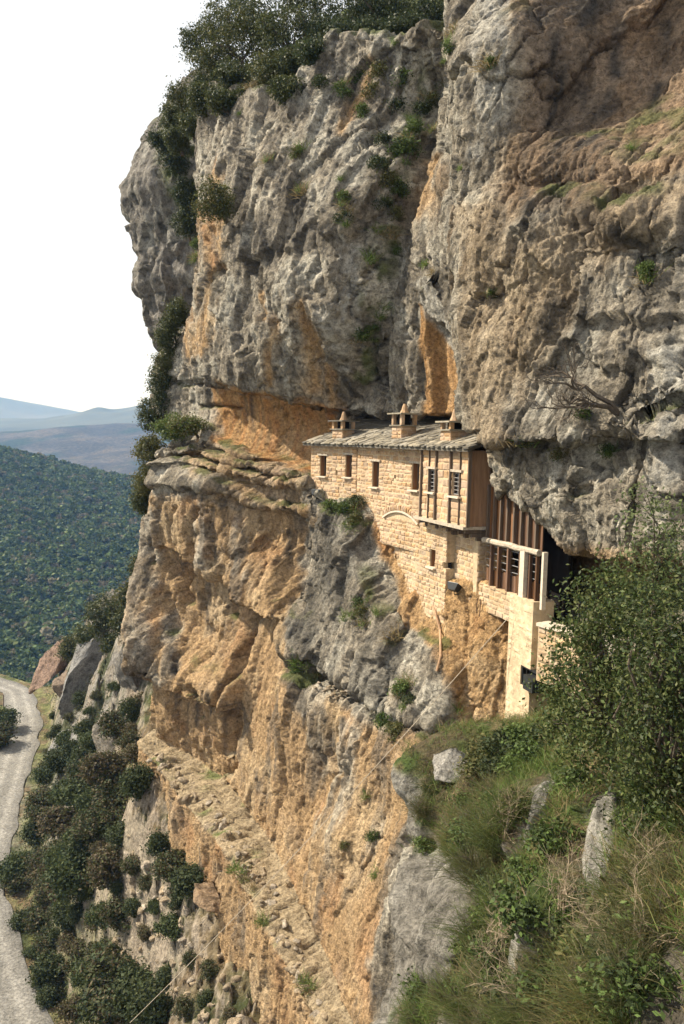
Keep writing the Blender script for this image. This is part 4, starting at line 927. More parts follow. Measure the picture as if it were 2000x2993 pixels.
# roof
e = [WL_.p(-.28, 0, .3), WM.p(.0, 0, .32), OR.p(-.2, 0, .25), OR.p(OR.len + .35, 0, .25)]
zE = ze + .06
bk = [WL_.p(.1, 0, -3.9), WM.p(.6, 0, -4.0), OR.p(-.2, 0, -4.2), OR.p(OR.len + .2, 0, -4.0)]
zBk = zE + 1.45
bed = MB()
for i in range(3):
    a, b, c, d_ = e[i] + KZ * zE, e[i + 1] + KZ * zE, bk[i + 1] + KZ * zBk, bk[i] + KZ * zBk
    bed.add([p_ - base - KZ * k_ for k_ in (0., .1) for p_ in (a, b, c, d_)], [(0, 1, 2, 3), (7, 6, 5, 4), (0, 4, 5, 1), (1, 5, 6, 2), (2, 6, 7, 3), (3, 7, 4, 0)])
roof = bed.build('roof', M_slate2, house)
SLm = []
for i in range(8):
    r_ = random.Random(40 + i); n_ = 7; vs = []
    ang = sorted(r_.uniform(0, 6.283) for _ in range(n_)); ang = [6.283 * k_ / n_ + r_.uniform(-.25, .25) for k_ in range(n_)]
    ring = [(max(-.5, min(.5, .62 * math.cos(a_))), max(-.5, min(.5, .62 * math.sin(a_)))) for a_ in ang]
    vs = [(x, y, -.5) for x, y in ring] + [(x * .95, y * .95, .5 + r_.uniform(-.15, .15)) for x, y in ring]
    fs = [tuple(range(n_))[::-1], tuple(range(n_, 2 * n_))] + [(k_, (k_ + 1) % n_, n_ + (k_ + 1) % n_, n_ + k_) for k_ in range(n_)]
    me = bpy.data.meshes.new('slate'); me.from_pydata(vs, [], fs); me.update(); me.materials.append(M_slate); SLm.append(me)
tiles = []
for row in range(22):
    v = row / 22.
    pl = np.array([(e[i] + (bk[i] - e[i]) * v) for i in range(4)]); zr_ = zE + (zBk - zE) * v
    seg = np.r_[0, np.cumsum(np.linalg.norm(np.diff(pl, axis=0), axis=1))]; u = rnd.uniform(-.2, 0) + .1
    while u < seg[-1] - .05:
        l = rnd.uniform(.3, .62); uc = min(u + l / 2, seg[-1] - .02); i = min(2, int(np.searchsorted(seg, uc) - 1)); t = (uc - seg[i]) / (seg[i + 1] - seg[i])
        c = pl[i] + (pl[i + 1] - pl[i]) * t; up_ = (bk[i] + (bk[i + 1] - bk[i]) * t) - (e[i] + (e[i + 1] - e[i]) * t); up_[2] = zBk - zE; up_ /= np.linalg.norm(up_)
        dd = (pl[i + 1] - pl[i]) / np.linalg.norm(pl[i + 1] - pl[i]); nn = np.cross(dd, up_); nn = nn * np.sign(nn[2])
        uu = up_ * .985 - nn * .06; tw = rnd.uniform(-.14, .14)
        hh = rnd.uniform(.34, .5)
        tiles.append((v, c + KZ * zr_ + uu * hh * .32 + nn * rnd.uniform(.035, .075), dd * (l + .04) + uu * tw * l, uu * hh - dd * tw * hh, nn * rnd.uniform(.035, .06)))
        u += l
tiles.sort(key=lambda q: q[0])
for q in tiles[:300]: put(rnd.choice(SLm), 'slate', roof, q[1], q[2], q[3], q[4], base)
mb = MB()
for q in tiles[300:]: mb.box(q[1] - base, q[2] / 2, q[3] / 2, q[4] / 2)
o = mb.build('slate_rows', M_slate, roof); o['kind'] = 'stuff'
for i in range(14):                                           # rafter ends under the eave of the oriel
    u = OR.len * (i + .5) / 14
    MB().box(OR.p(u, ze - .0, .02) - base, OR.d * .035, OR.n * .2, KZ * .045).build('rafter_end', M_dkwood, house)
# chimneys
def chimney(px0, px1, pyt, pyb, inset, wl_, hgt_fin, wide=.0):
    u0, _ = wl_.uz(px0, pyb, -inset); u1, zb = wl_.uz(px1, pyb, -inset); zt = wl_.uz((px0 + px1) / 2, pyt, -inset)[1]
    wu = .8 + wide; wn_ = .72; uc = (u0 + u1) / 2; c = wl_.p(uc, 0, -inset) - base
    r_ = lambda z0, z1, a, b, m_, nm, par: MB().box(c + KZ * (z0 + z1) / 2, wl_.d * a / 2, wl_.n * b / 2, KZ * (z1 - z0) / 2).build(nm, m_, par)
    sh_top = zb + (zt - zb) * .66
    ch = r_(zb - .8, sh_top - .08, wu - .06, wn_ - .06, M_mortar, 'chimney', roof)
    for sgn, ax_, ay_, wid, dep in ((1, wl_.d, wl_.n, wu, wn_), (1, wl_.n, wl_.d, wn_, wu)):
        for face in ((1,) if ax_ is wl_.d else (1,)):
            z_ = zb - .5
            while z_ < sh_top - .1:
                h_ = rnd.uniform(.13, .2); h_ = min(h_, sh_top - .08 - z_); k_ = rnd.uniform(.35, .65)
                for a0, a1 in ((-.5, -.5 + k_), (-.5 + k_, .5)):
                    put(rnd.choice(SM), 'stone', ch, c + base + KZ * (z_ + h_ / 2) + ax_ * wid * (a0 + a1) / 2 + ay_ * (dep / 2 - .05), ax_ * (wid * (a1 - a0) - .012), -ay_ * .11, KZ * (h_ - .012), base)
                z_ += h_
    r_(sh_top - .08, sh_top - .03, wu + .14, wn_ + .14, M_slate, 'ledge_slab', roof)
    for sa in (-1, 1):
        for sb in (-1, 1):
            MB().box(c + KZ * (sh_top - .03 + zt) / 2 + wl_.d * sa * (wu / 2 - .07) + wl_.n * sb * (wn_ / 2 - .07), wl_.d * .07, wl_.n * .07, KZ * (zt - sh_top + .02) / 2).build('flue_pillar', M_stone, roof)
    r_(sh_top - .03, zt, wu * .5, wn_ * .5, M_dark, 'flue', roof)
    r_(zt - .01, zt + .045, wu + .3, wn_ + .28, M_slate, 'cap_slab', roof)
    f_ = MB(); n_ = 8; pr = [(.2, .045), (.13, hgt_fin * .4), (.09, hgt_fin * .75), (.05, hgt_fin)]
    f_.tube([c + KZ * (zt + h_) for _, h_ in pr], [a for a, _ in pr], n_).build('finial', M_stone, roof)
chimney(972, 1036, 1232, 1290, .6, WL_, .45)
chimney(1146, 1216, 1211, 1298, .55, WM, .42)
chimney(1299, 1358, 1235, 1288, .6, OR, .48)

# ------------------------------------------------------------------ timber gallery under the overhang
G = Wl(px_xy(1428, 26.15), px_xy(1594, 23.1))
gb = np.array([G.p(0, 0)[0], G.p(0, 0)[1], G.uz(1500, 1740)[1]])
gal = empty('timber_gallery', gb); tag(gal, 'brown timber gallery with barred openings under the rock overhang', 'gallery')
zg = lambda y0, y1, x0=1437, x1=1590: (G.uz(x0, y0)[1] + G.uz(x1, y1)[1]) / 2
zbeam, zsill, zpan = zg(1580, 1622), zg(1706, 1772), zg(1665, 1712)
GL = G.len
u = .02
while u < GL - .1:                                            # upright boards above the beam
    wd = rnd.uniform(.15, .2)
    MB().box(G.p(u + wd / 2, zbeam + 1.0, -.12 + rnd.uniform(-.015, .015)) - gb, G.d * (wd / 2 - .012), G.n * .015, KZ * 1.0).build('plank', M_wood_o if rnd.random() < .75 else M_wood, gal); u += wd
for i in range(8):
    u = GL * (i + .3) / 8; MB().box(G.p(u, zbeam + .9, -.04) - gb, G.d * .035, G.n * .05, KZ * .92).build('stud', M_dkwood, gal)
r_ = [rnd.uniform(.085, .105) for _ in range(9)]
MB().tube([G.p(GL * i / 8, zbeam + rnd.uniform(-.02, .02), .02) - gb for i in range(9)], r_, 8).build('beam', M_grlog, gal)
for x_ in (1437, 1459, 1487):
    MB().box(G.p(G.uz(x_, 1650)[0], (zbeam + zsill) / 2 - .06, 0) - gb, G.d * .045, G.n * .055, KZ * ((zbeam - zsill) / 2 + .1)).build('post', M_wood, gal)
for x_, wd in ((1532, .12), (1593, .05)):
    MB().box(G.p(G.uz(x_, 1690)[0], (zbeam + zsill) / 2 - .05, .03) - gb, G.d * wd, G.n * .07, KZ * ((zbeam - zsill) / 2 + .12)).build('limewashed_post', M_white, gal)
for x_ in (1518, 1548, 1568):
    MB().box(G.p(G.uz(x_, 1690)[0], (zbeam + zsill) / 2 - .05, -.02) - gb, G.d * .035, G.n * .05, KZ * ((zbeam - zsill) / 2 + .05)).build('post', M_wood, gal)
u = .05
while u < GL - .1:                                            # breast boards
    wd = rnd.uniform(.12, .17); MB().box(G.p(u + wd / 2, (zsill + zpan) / 2 + rnd.uniform(-.03, .03), -.1) - gb, G.d * (wd / 2 - .008), G.n * .015, KZ * (zpan - zsill) / 2).build('breast_board', M_wood, gal); u += wd
for k_ in range(4):
    zb_ = zpan + (zbeam - zpan) * (k_ + .4) / 4.2
    MB().tube([G.p(.1, zb_, -.07) - gb, G.p(GL - .1, zb_, -.07) - gb], .011, 5).build('bar', M_iron, gal)
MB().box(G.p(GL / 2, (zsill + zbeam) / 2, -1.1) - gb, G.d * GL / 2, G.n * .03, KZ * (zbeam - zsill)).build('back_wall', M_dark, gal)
# pier and wall that carry the gallery
pb = np.array([G.p(GL * .7, 0)[0], G.p(GL * .7, 0)[1], G.uz(1545, 2140)[1]])
pier = empty('retaining_pier', pb); tag(pier, 'tall plastered masonry pier under the timber gallery with a black window', 'pier')
TW = Wl(G.p(G.uz(1499, 1780)[0], 0, .12)[:2], G.p(GL + .03, 0, .16)[:2])
opT = [TW.rect(1521, 1955, 1572, 2014)]
zT0 = TW.uz(1545, 2230)[1]
core(TW, 0, TW.len, zT0, zsill - .0, .7, opT, pb).build('pier_core', M_plaster, pier)
pc = pier.children[0]
lay_stones(TW, .0, TW.len, zT0, zsill - .02, opT, pc, pb, stone_meshes(M_plaster, 8, 9), hrow=(.14, .3), lrow=(.2, .42), seed=21, out=.005, depth=.1, gap=.006)
q = opT[0]
wbx = MB().box(TW.p((q[0] + q[1]) / 2, (q[2] + q[3]) / 2, -.25) - pb, TW.d * (q[1] - q[0]) / 2, TW.n * .02, KZ * (q[3] - q[2]) / 2).build('window', M_dark, pier)
mb = MB()
for s_ in (-1, 1):
    mb.box(TW.p((q[0] + q[1]) / 2 + s_ * ((q[1] - q[0]) / 2 - .025), (q[2] + q[3]) / 2, -.1) - pb, TW.d * .025, TW.n * .06, KZ * (q[3] - q[2]) / 2)
    mb.box(TW.p((q[0] + q[1]) / 2, (q[2] + q[3]) / 2 + s_ * ((q[3] - q[2]) / 2 - .03), -.1) - pb, TW.d * ((q[1] - q[0]) / 2 - .05), TW.n * .06, KZ * .03)
mb.build('window_frame', M_black, wbx)
MB().box(TW.p(q[0] + (q[1] - q[0]) * .72, q[2] + (q[3] - q[2]) * .38, .02) - pb, TW.d * (q[1] - q[0]) * .27, TW.n * .14, KZ * (q[3] - q[2]) * .36).build('open_shutter', M_black, wbx)
SB = Wl(G.p(-.1, 0, .06)[:2], G.p(G.uz(1502, 1740)[0], 0, .06)[:2])
sb = core(SB, 0, SB.len, zsill - .9, zsill - .01, .5, [], pb).build('sill_wall', M_mortar, pier)
lay_stones(SB, 0, SB.len, zsill - .9, zsill, [], sb, pb, SML, seed=22)
# parapet of the approach path
PWp = Wl(px_xy(1600, 22.6), px_xy(1740, 21.2))
zp = PWp.uz(1620, 1842)[1]; ppb = np.array([*PWp.p(0, 0)[:2], zp - .8])
par = empty('path_parapet', ppb); tag(par, 'low stone parapet with pale capping beside the dark cave mouth', 'parapet')
pcore = core(PWp, 0, PWp.len, zp - 1.6, zp, .4, [], ppb).build('parapet_wall', M_mortar, par)
lay_stones(PWp, 0, PWp.len, zp - 1.6, zp, [], pcore, ppb, SML, seed=23)
u = -.03
while u < PWp.len:
    l = rnd.uniform(.35, .55); MB().box(PWp.p(u + l / 2, zp + .05, -.18) - ppb, PWp.d * (l / 2 - .01) + KZ * rnd.uniform(-.01, .01), PWp.n * .26, KZ * .045).build('coping_stone', M_white, par); u += l
# floodlights
def floodlight(px_, py_, wl_, off, label):
    u, z = wl_.uz(px_, py_, off); c = wl_.p(u, z, off)
    f_ = empty('floodlight', c); tag(f_, label, 'floodlight', 'floodlights on the monastery')
    out = (wl_.n * .8 + wl_.d * .35); out /= np.linalg.norm(out); side = np.cross(out, KZ)
    up_ = KZ * .8 - out * .5; up_ /= np.linalg.norm(up_); fr = np.cross(side, up_); fr = fr * np.sign(fr @ out)
    mb = MB(); vs = []
    for s_, a, b, k_ in ((0, .24, .17, .1), (1, .15, .1, -.14)):
        for x_, y_ in ((-a, -b), (a, -b), (a, b), (-a, b)): vs.append(side * x_ + fr * y_ + up_ * k_)
    mb.add(vs, [(3, 2, 1, 0), (4, 5, 6, 7), (0, 1, 5, 4), (1, 2, 6, 5), (2, 3, 7, 6), (3, 0, 4, 7)]).build('housing', M_black, f_)
    MB().box(up_ * .108, side * .22, fr * .15, up_ * .006).build('glass', M_glass, f_)
    mb = MB(); mb.tube([-wl_.n * (off + .05) - KZ * .26, -KZ * .26 - out * .02, -KZ * .1 - side * .0], .022, 6); mb.build('bracket', M_black, f_)
floodlight(925, 1441, WL_, .32, 'small black floodlight on the far left corner of the stone house')
floodlight(1328, 1716, RW, .35, 'black floodlight below the recessed wall beside the timber gallery')
# iron stakes on the ledge, clay drain, ropes
for i, (x_, y0, y1) in enumerate(((1382, 1757, 1812), (1392, 1770, 1815))):
    p0, _ = on_cliff(x_, y1, -.05); p1 = p0 + KZ * .75 + np.array([.02, 0, 0])
    tag(MB().tube([p0, p1], .016, 6).build('iron_stake', M_rust), ['thin rusty iron stake on the rock ledge, the one nearer the house', 'thin rusty iron stake on the rock ledge, the one nearer the gallery'][i], 'stake', 'iron stakes below the gallery')
pts = [on_cliff(x_, y_, .03)[0] for x_, y_ in ((1262, 1722), (1266, 1760), (1274, 1800), (1284, 1840), (1290, 1880), (1288, 1920), (1282, 1960))]
tag(MB().tube(pts, .045, 8).build('drain_pipe', M_clay), 'reddish clay drain pipe running down the rock below the house', 'pipe')
def rope(a, b, sag, label, rad=.012):
    a, b = np.array(a), np.array(b); pts = [a + (b - a) * t - KZ * sag * 4 * t * (1 - t) for t in np.linspace(0, 1, 24)]
    tag(MB().tube(pts, rad, 5).build('hoist_rope', M_grlog), label, 'rope')
ra = G.p(G.uz(1510, 1800)[0], G.uz(1508, 1800)[1], .25)
rope(ra, at(380, 2990, 30), .3, 'long pale hoist rope slanting down from the gallery to the road')
# ------------------------------------------------------------------ plants
rs = np.random.RandomState(5)
M_leaf = tint_material('evergreen_leaf', .55, .2, .28)
M_leafd = tint_material('scrub_leaf', .7, .2, .25)
M_blade = tint_material('grass_blade', .65, .25, .35)
M_bark = solid_material('grey_bark', (.10, .08, .06), .95, .1, .35, 10., .5)
def unit(v): return v / (np.linalg.norm(v, axis=-1, keepdims=True) + 1e-9)
def leaves(C, size, rng, cols, up=.35, out=None, asp=.5):
    """a rhombic, slightly folded leaf at every centre"""
    n = len(C); nrm = unit(rng.normal(size=(n, 3)) + np.array([0, 0, up]) + (0 if out is None else out * .7))
    t = unit(np.cross(nrm, rng.normal(size=(n, 3)))); b = np.cross(nrm, t)
    L = (size * rng.uniform(.65, 1.35, n))[:, None]
    V = np.stack([C - t * L * .5, C + b * L * asp * .5 + nrm * L * .08, C + t * L * .5, C - b * L * asp * .5 + nrm * L * .08], 1)
    F = np.arange(n * 4).reshape(n, 4)
    k = rng.randint(0, len(cols), n); c = np.asarray(cols)[k] * rng.uniform(.7, 1.3, (n, 1))
    return V.reshape(-1, 3), F, np.repeat(c, 4, 0)
def crown_mesh(name, blobs, n_cl, per, size, spread, cols, seed, up=.35, asp=.5, hollow=.55):
    """clumps of leaves through a set of ellipsoids, denser towards their skin"""
    rng = np.random.RandomState(seed); C = []; O = []; cl = []
    vol = np.array([r[0] * r[1] * r[2] for _, r in blobs]) ** .67; pr = vol / vol.sum()
    for i in range(n_cl):
        c, r = blobs[rng.choice(len(blobs), p=pr)]
        d = unit(rng.normal(size=3)); rad = rng.uniform(hollow, 1.) ** .6 * rng.uniform(.8, 1.08)
        q = np.array(c) + d * np.array(r) * rad
        m = int(per * rng.uniform(.4, 1.6)) + 1
        sc_ = spread * rng.uniform(.6, 1.4)
        C.append(q + rng.normal(size=(m, 3)) * sc_ * np.array([1, 1, .7])); O.append(np.repeat(d[None], m, 0)); cl.append(q)
    C = np.concatenate(C); O = np.concatenate(O)
    V, F, col = leaves(C, size, rng, cols, up, O, asp)
    return mk_mesh(name, V, F, col), np.array(cl)
def limbs(root, cl, n, r0, rng, seed_mid=.5):
    mb = MB()
    root = np.array(root, float); cen = cl.mean(0)
    fork = root + (cen - root) * .45
    mb.tube([root - (fork - root) * .15, root + (fork - root) * .5 + rng.normal(size=3) * r0 * .5, fork], [r0 * 1.3, r0, r0 * .8], 7)
    for i in range(n):
        e_ = cl[rng.randint(len(cl))]; m_ = fork + (e_ - fork) * .5 + rng.normal(size=3) * np.linalg.norm(e_ - fork) * .12 + np.array([0, 0, .1]) * np.linalg.norm(e_ - fork)
        mb.tube([fork, m_, e_], [r0 * .6, r0 * .35, r0 * .1], 5)
    return mb
OAK = [(.055, .068, .024), (.075, .085, .03), (.10, .105, .04), (.045, .058, .022)]
OAKY = [(.10, .10, .035), (.13, .12, .045), (.075, .085, .03)]
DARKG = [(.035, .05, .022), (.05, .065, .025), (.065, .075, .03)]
BRN = [(.09, .075, .04), (.07, .075, .03), (.11, .085, .05)]
def tree(name, label, cat, group, root, blobs, n_cl, per, size, spread, cols, seed, r0=.12, nl=10, mat=None, up=.35, asp=.5):
    root = np.array(root, float)
    t_ = empty(name, root); tag(t_, label, cat, group)
    me, cl = crown_mesh('crown', [(np.array(c) - root, r) for c, r in blobs], n_cl, per, size, spread, cols, seed, up, asp)
    link('crown', me, mat or M_leaf, t_)
    rng = np.random.RandomState(seed + 1)
    limbs((0, 0, 0), cl, nl, r0, rng).build('trunk', M_bark, t_)
    return t_
def wallpt(px_, py_, F_): 
    s_, z_ = A.loc(px_, py_, F_); return A.pos(np.array(s_), np.array(z_), np.array(F_))
def blobset(c, rx, ry, seed, k=5):
    """several overlapping ellipsoids that give an uneven outline"""
    rng = np.random.RandomState(seed); B = [(np.array(c), (rx * .7, rx * .7, ry * .7))]
    for i in range(k):
        d = unit(rng.normal(size=3)); B.append((np.array(c) + d * np.array([rx, rx, ry]) * .55, tuple(np.array([rx, rx, ry]) * rng.uniform(.35, .55))))
    return B
# trees along the cliff top
TOPT = [(522, 350, 50, 36, -3.4), (560, 290, 66, 55, -3.0), (640, 215, 80, 62, -2.6), (700, 125, 90, 70, -3.2), (655, 50, 80, 60, -4.2), (765, 55, 90, 65, -4.2), (850, 110, 85, 70, -3.4), (785, 215, 66, 55, -2.2), (722, 290, 55, 34, -1.7),
        (900, 35, 90, 65, -5.2), (965, 110, 80, 55, -4.8), (870, 195, 55, 40, -3.0), (1035, 45, 90, 65, -6.2), (1135, 50, 90, 60, -6.8), (1230, 30, 80, 50, -6.8), (600, 130, 62, 60, -4.0), (602, 300, 52, 40, -1.2), (665, 305, 48, 36, -.9), (835, 262, 44, 34, -1.0), (560, 365, 36, 32, -2.0), (940, 165, 58, 40, -2.4), (1015, 120, 58, 36, -3.6), (1095, 115, 58, 34, -4.2), (1185, 85, 58, 34, -4.6), (520, 400, 34, 36, -2.6), (690, 230, 60, 45, -1.6)]
TL = ['evergreen oak at the lowest left end of the cliff top trees', 'evergreen oak overhanging the skyline above the far outcrop', 'broad olive green oak on the left brow of the cliff', 'large sunlit oak in the middle of the left cliff top', 'tall oak against the sky at the upper left picture edge', 'oak touching the top picture edge behind the large sunlit oak', 'rounded oak right of the large sunlit oak on the cliff top', 'dark oak hanging over the cliff edge below the rounded oak', 'low bushy oak hanging down the cliff face under the brow', 'oak at the top edge where the cliff top turns dark', 'shaded oak above the blocky grey rocks of the cliff top', 'small shaded oak beside the brow grass', 'dark shaded oak filling the gully top, leftmost of three', 'dark shaded oak filling the gully top, middle of three', 'dark shaded oak filling the gully top, rightmost of three', 'slender oak on the skyline left of the large sunlit oak', 'bushy oak draped over the left brow of the cliff', 'bushy oak draped over the brow right of the broad olive green oak', 'small bush on the brow under the rounded oak', 'small oak in the notch between the brow and the skyline outcrop', 'dark bush spilling over the blocky rocks left of the gully top', 'dark bush on the gully brow, leftmost of three', 'dark bush on the gully brow, middle of three', 'dark bush on the gully brow next to the right rock mass', 'bush low in the notch above the skyline outcrop', 'oak filling the brow below the large sunlit oak']
for i, (x_, y_, rx, ry, F_) in enumerate(TOPT):
    c = wallpt(x_, y_, F_); m_ = c[1] / FPX; dk = x_ > 930  # dk: shade over the gully oaks put into darker leaf colours
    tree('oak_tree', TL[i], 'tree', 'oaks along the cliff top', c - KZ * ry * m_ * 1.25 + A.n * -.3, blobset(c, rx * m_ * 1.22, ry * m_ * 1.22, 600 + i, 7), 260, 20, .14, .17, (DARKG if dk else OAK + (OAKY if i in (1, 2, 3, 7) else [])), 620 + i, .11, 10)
# the tree growing out of the face
c = wallpt(622, 590, 1.3); m_ = c[1] / FPX
tree('cliff_oak', 'small olive green oak growing out of the grey cliff face on the left', 'tree', None, on_cliff(655, 650, -.1)[0], blobset(c, 56 * m_, 80 * m_, 700, 7), 230, 18, .12, .15, OAKY + OAK[:1], 701, .09, 14)
# bushes on the far outcrop
for i, (x_, y_, rx, ry, lab) in enumerate(((478, 410, 40, 36, 'low scrub on top of the skyline outcrop'), (515, 470, 46, 55, 'dark bush beside the skyline outcrop, highest of three'), (545, 560, 42, 60, 'dark bush beside the skyline outcrop, middle of three'), (540, 650, 40, 52, 'dark bush beside the skyline outcrop, lowest of three'))):
    c = at(x_, y_, 59.5); m_ = 59.5 / FPX
    tree('outcrop_bush', lab, 'bush', 'bushes by the skyline outcrop', c - KZ * ry * m_ + np.array([.3, .8, 0]), blobset(c, rx * m_, ry * m_, 710 + i, 5), 130, 22, .16, .2, DARKG, 720 + i, .08, 7)
# bushes down the left edge of the cliff
EL = ['bush on the cliff edge against the sky, highest of the left edge column', 'bush on the left cliff edge just under the highest one', 'dark bush on the left cliff edge at mountain height', 'spreading dark bush on the left cliff edge beside the blue mountains', 'bright green shrub behind the left cliff edge by the cave band', 'olive bush on the left cliff edge above the projecting slab', 'rounded olive bush beside the projecting slab on the left edge', 'lowest bush of the left cliff edge under the slab', 'green shrub on the ledge at the left end of the cave band', 'thin bush at the top of the left edge column']
for i, (x_, y_, rx, ry, F_) in enumerate(((505, 985, 38, 50, -1.), (495, 1060, 45, 55, -1.), (472, 1130, 46, 50, -.8), (450, 1200, 48, 52, -.6), (500, 1250, 48, 34, .2), (438, 1325, 40, 52, .9), (425, 1405, 42, 58, 1.2), (420, 1470, 34, 36, 1.2), (545, 1248, 42, 30, .6), (518, 905, 30, 40, -1.))):
    c = wallpt(x_, y_, F_); m_ = c[1] / FPX
    tree('edge_bush', EL[i], 'bush', 'bushes down the left cliff edge', c - KZ * ry * m_ * .9 + np.array([.5, .6, 0]), blobset(c, rx * m_ * 1.25, ry * m_ * 1.25, 730 + i, 5), 200, 22, .13, .16, [OAK, OAK + OAKY, DARKG, DARKG, [(.09, .13, .03), (.12, .15, .05)], OAKY, OAKY, OAK, [(.09, .12, .03), (.13, .12, .05)], OAK][i], 750 + i, .07, 8)
# trees on the rocky spur beside the road
PXS, PYS, PSl = *proj(P_slope), P_slope
def on_slope(x, y):
    d = (PXS - x) ** 2 + (PYS - y) ** 2; m = d < 100
    i = np.unravel_index(np.argmin(np.where(m, PSl[..., 1], 1e9)) if m.any() else np.argmin(d), d.shape)
    return PSl[i]
SPL = ['big round crowned dark oak on the rocky spur left of the cliff', 'smaller oak left of the big round crowned oak', 'olive oak under the big round crowned oak', 'oak squeezed between the big round oak and the cliff', 'oak above the gap between the spur and the cliff', 'topmost oak beside the cliff edge over the valley', 'low oak at the foot of the big round crowned oak']
for i, (x_, y_, rx, ry, Y_) in enumerate(((302, 1790, 72, 92, 78), (215, 1895, 48, 40, 86), (262, 1868, 55, 45, 82), (392, 1740, 46, 52, 72), (372, 1830, 48, 60, 71), (418, 1660, 36, 46, 70), (335, 1885, 46, 40, 76))):
    c = at(x_, y_, Y_); m_ = Y_ / FPX
    tree('spur_oak', SPL[i], 'tree', 'oaks on the spur by the road', c - KZ * ry * m_ * 1.2, blobset(c, rx * m_, ry * m_, 770 + i, 7), 220, 24, .24, .3, DARKG + OAKY[:1 + (i % 2)], 780 + i, .16, 9)
# scrub on the slope: shared shapes, one thing each
scrub = []
for k in range(6):
    blobs = blobset((0, 0, .9), 1.2, .85, 800 + k, 5)
    scrub.append(crown_mesh('crown', blobs, 150, 24, .17, .17, [DARKG, DARKG, BRN, DARKG + BRN, [(.07, .085, .03), (.05, .07, .03)], BRN + DARKG][k], 810 + k))
stem_me = limbs((0, 0, 0), scrub[0][1], 10, .06, np.random.RandomState(3)).mesh('stem'); stem_me.materials.append(M_bark)
for me_, _ in scrub: me_.materials.append(M_leafd)
SB_ = [(170, 2230, 1.1), (255, 2245, 1.1), (330, 2225, 1), (140, 2330, 1.15), (225, 2335, 1.3), (315, 2320, 1.2), (400, 2300, .9), (105, 2430, 1.1), (190, 2425, 1.4), (285, 2425, 1.3), (85, 2500, .9), (170, 2515, 1.2), (262, 2500, 1.3), (345, 2440, 1.1), (55, 2545, .7), (140, 2600, 1), (235, 2590, 1.2), (105, 2665, .8),
       (200, 2690, 1.1), (140, 2740, .9), (225, 2780, 1.0), (180, 2860, .9), (265, 2860, .9), (330, 2890, 1.2), (300, 2960, 1.0), (385, 2850, .8), (220, 2945, .7), (335, 2120, 1), (270, 2160, 1), (505, 2530, .7), (555, 2580, .75), (470, 2480, .6), (320, 2560, 1), (390, 2520, .8), (300, 2680, .9), (360, 2960, 1.1), (400, 2930, 1), (160, 2130, .9), (415, 2200, .9), (380, 2160, .9), (20, 2110, 1.6), (5, 2150, 1.3), (440, 2990, .9), (205, 2200, 1.0), (120, 2560, .9)]
SB_ += [(200, 2085, .6), (255, 2070, .7), (312, 2105, .7), (385, 2085, .8), (240, 2130, .7), (405, 2040, .7), (185, 2040, .6), (335, 2005, .7), (285, 2020, .6), (150, 2075, .5), (230, 2030, .6), (370, 2130, .6)]
SB_ += [(430, 2560, .5), (500, 2700, .55), (560, 2800, .5), (480, 2850, .6), (600, 2900, .5), (420, 2720, .5), (540, 2930, .55), (450, 2640, .45), (620, 2820, .4), (390, 2640, .5), (520, 2620, .4), (680, 2960, .4)]
SB_ += [(60 + 32 * (i % 9) + rs.uniform(-30, 30), 2180 + 82 * (i // 9) + rs.uniform(-40, 40), rs.uniform(.45, 1.1)) for i in range(84)]
SB_ = [q for q in SB_ if q[0] > np.interp(q[1], [2000, 2110, 2200, 2330, 2450, 2540, 2640, 2780, 2870, 3000], [95, 135, 115, 80, 50, 30, 45, 80, 105, 160]) + 12 or q[0] < 25 and q[1] < 2160]
for i, (x_, y_, k_) in enumerate(SB_):
    b_ = on_slope(x_, y_ + 20)
    o = empty('scrub_bush', b_ - KZ * .15); me_, _ = scrub[i % 6]
    tag(o, ('large ' if k_ > 1.05 else 'small ' if k_ < .75 else 'middling ') + ['dark green', 'deep green', 'brownish', 'dull green', 'fresh green', 'rusty brown'][i % 6] + ' scrub bush ' + ('near the top of the slope' if y_ < 2350 else 'halfway down the slope' if y_ < 2650 else 'low on the slope') + (' beside the road' if x_ < 150 else ' under the old path' if x_ > 340 else ' between road and cliff'), 'bush', 'scrub bushes on the slope above the road')
    k_ *= rs.uniform(.8, 1.45); o.scale = (k_, k_, k_ * rs.uniform(.75, 1.1)); o.rotation_euler.z = rs.uniform(0, 6.28)
    for nm, q in (('crown', me_), ('stem', stem_me)):
        h = bpy.data.objects.new(nm, q); COL.objects.link(h); h.parent = o
# ---------------- grass
def blades(bases, nper, length, width, cols, seed, lean=.5, up=None, rad=.08):
    rng = np.random.RandomState(seed); n = len(bases) * nper
    B = np.repeat(np.asarray(bases), nper, 0) + rng.normal(size=(n, 3)) * np.array([rad, rad, rad * .3])
    d = unit(rng.normal(size=(n, 3)) * np.array([lean, lean, .15]) + (np.array([0, 0, 1.]) if up is None else np.repeat(up, nper, 0)))
    L = (length * rng.uniform(.5, 1.3, n))[:, None]; w_ = unit(np.cross(d, rng.normal(size=(n, 3)))) * width
    mid = B + d * L * .6; droop = unit(np.stack([d[:, 0], d[:, 1], d[:, 2] * 0], -1)) * L * .22 - KZ * L * .1
    tip = B + d * L + droop
    V = np.stack([B - w_, B + w_, mid + w_ * .7, mid - w_ * .7, tip], 1).reshape(-1, 3)
    i = np.arange(n)[:, None] * 5
    F = np.concatenate([i + [0, 1, 2, 3], i + [3, 2, 4, 4]], 0)
    c = np.asarray(cols)[rng.randint(0, len(cols), n)] * rng.uniform(.7, 1.3, (n, 1))
    return V, i, np.repeat(c, 5, 0)
def blade_mesh(name, *a, **k):
    V, i, c = blades(*a, **k)
    T = np.concatenate([i + [0, 1, 2], i + [0, 2, 3], i + [3, 2, 4]], 0)
    return mk_mesh(name, V, T, c)
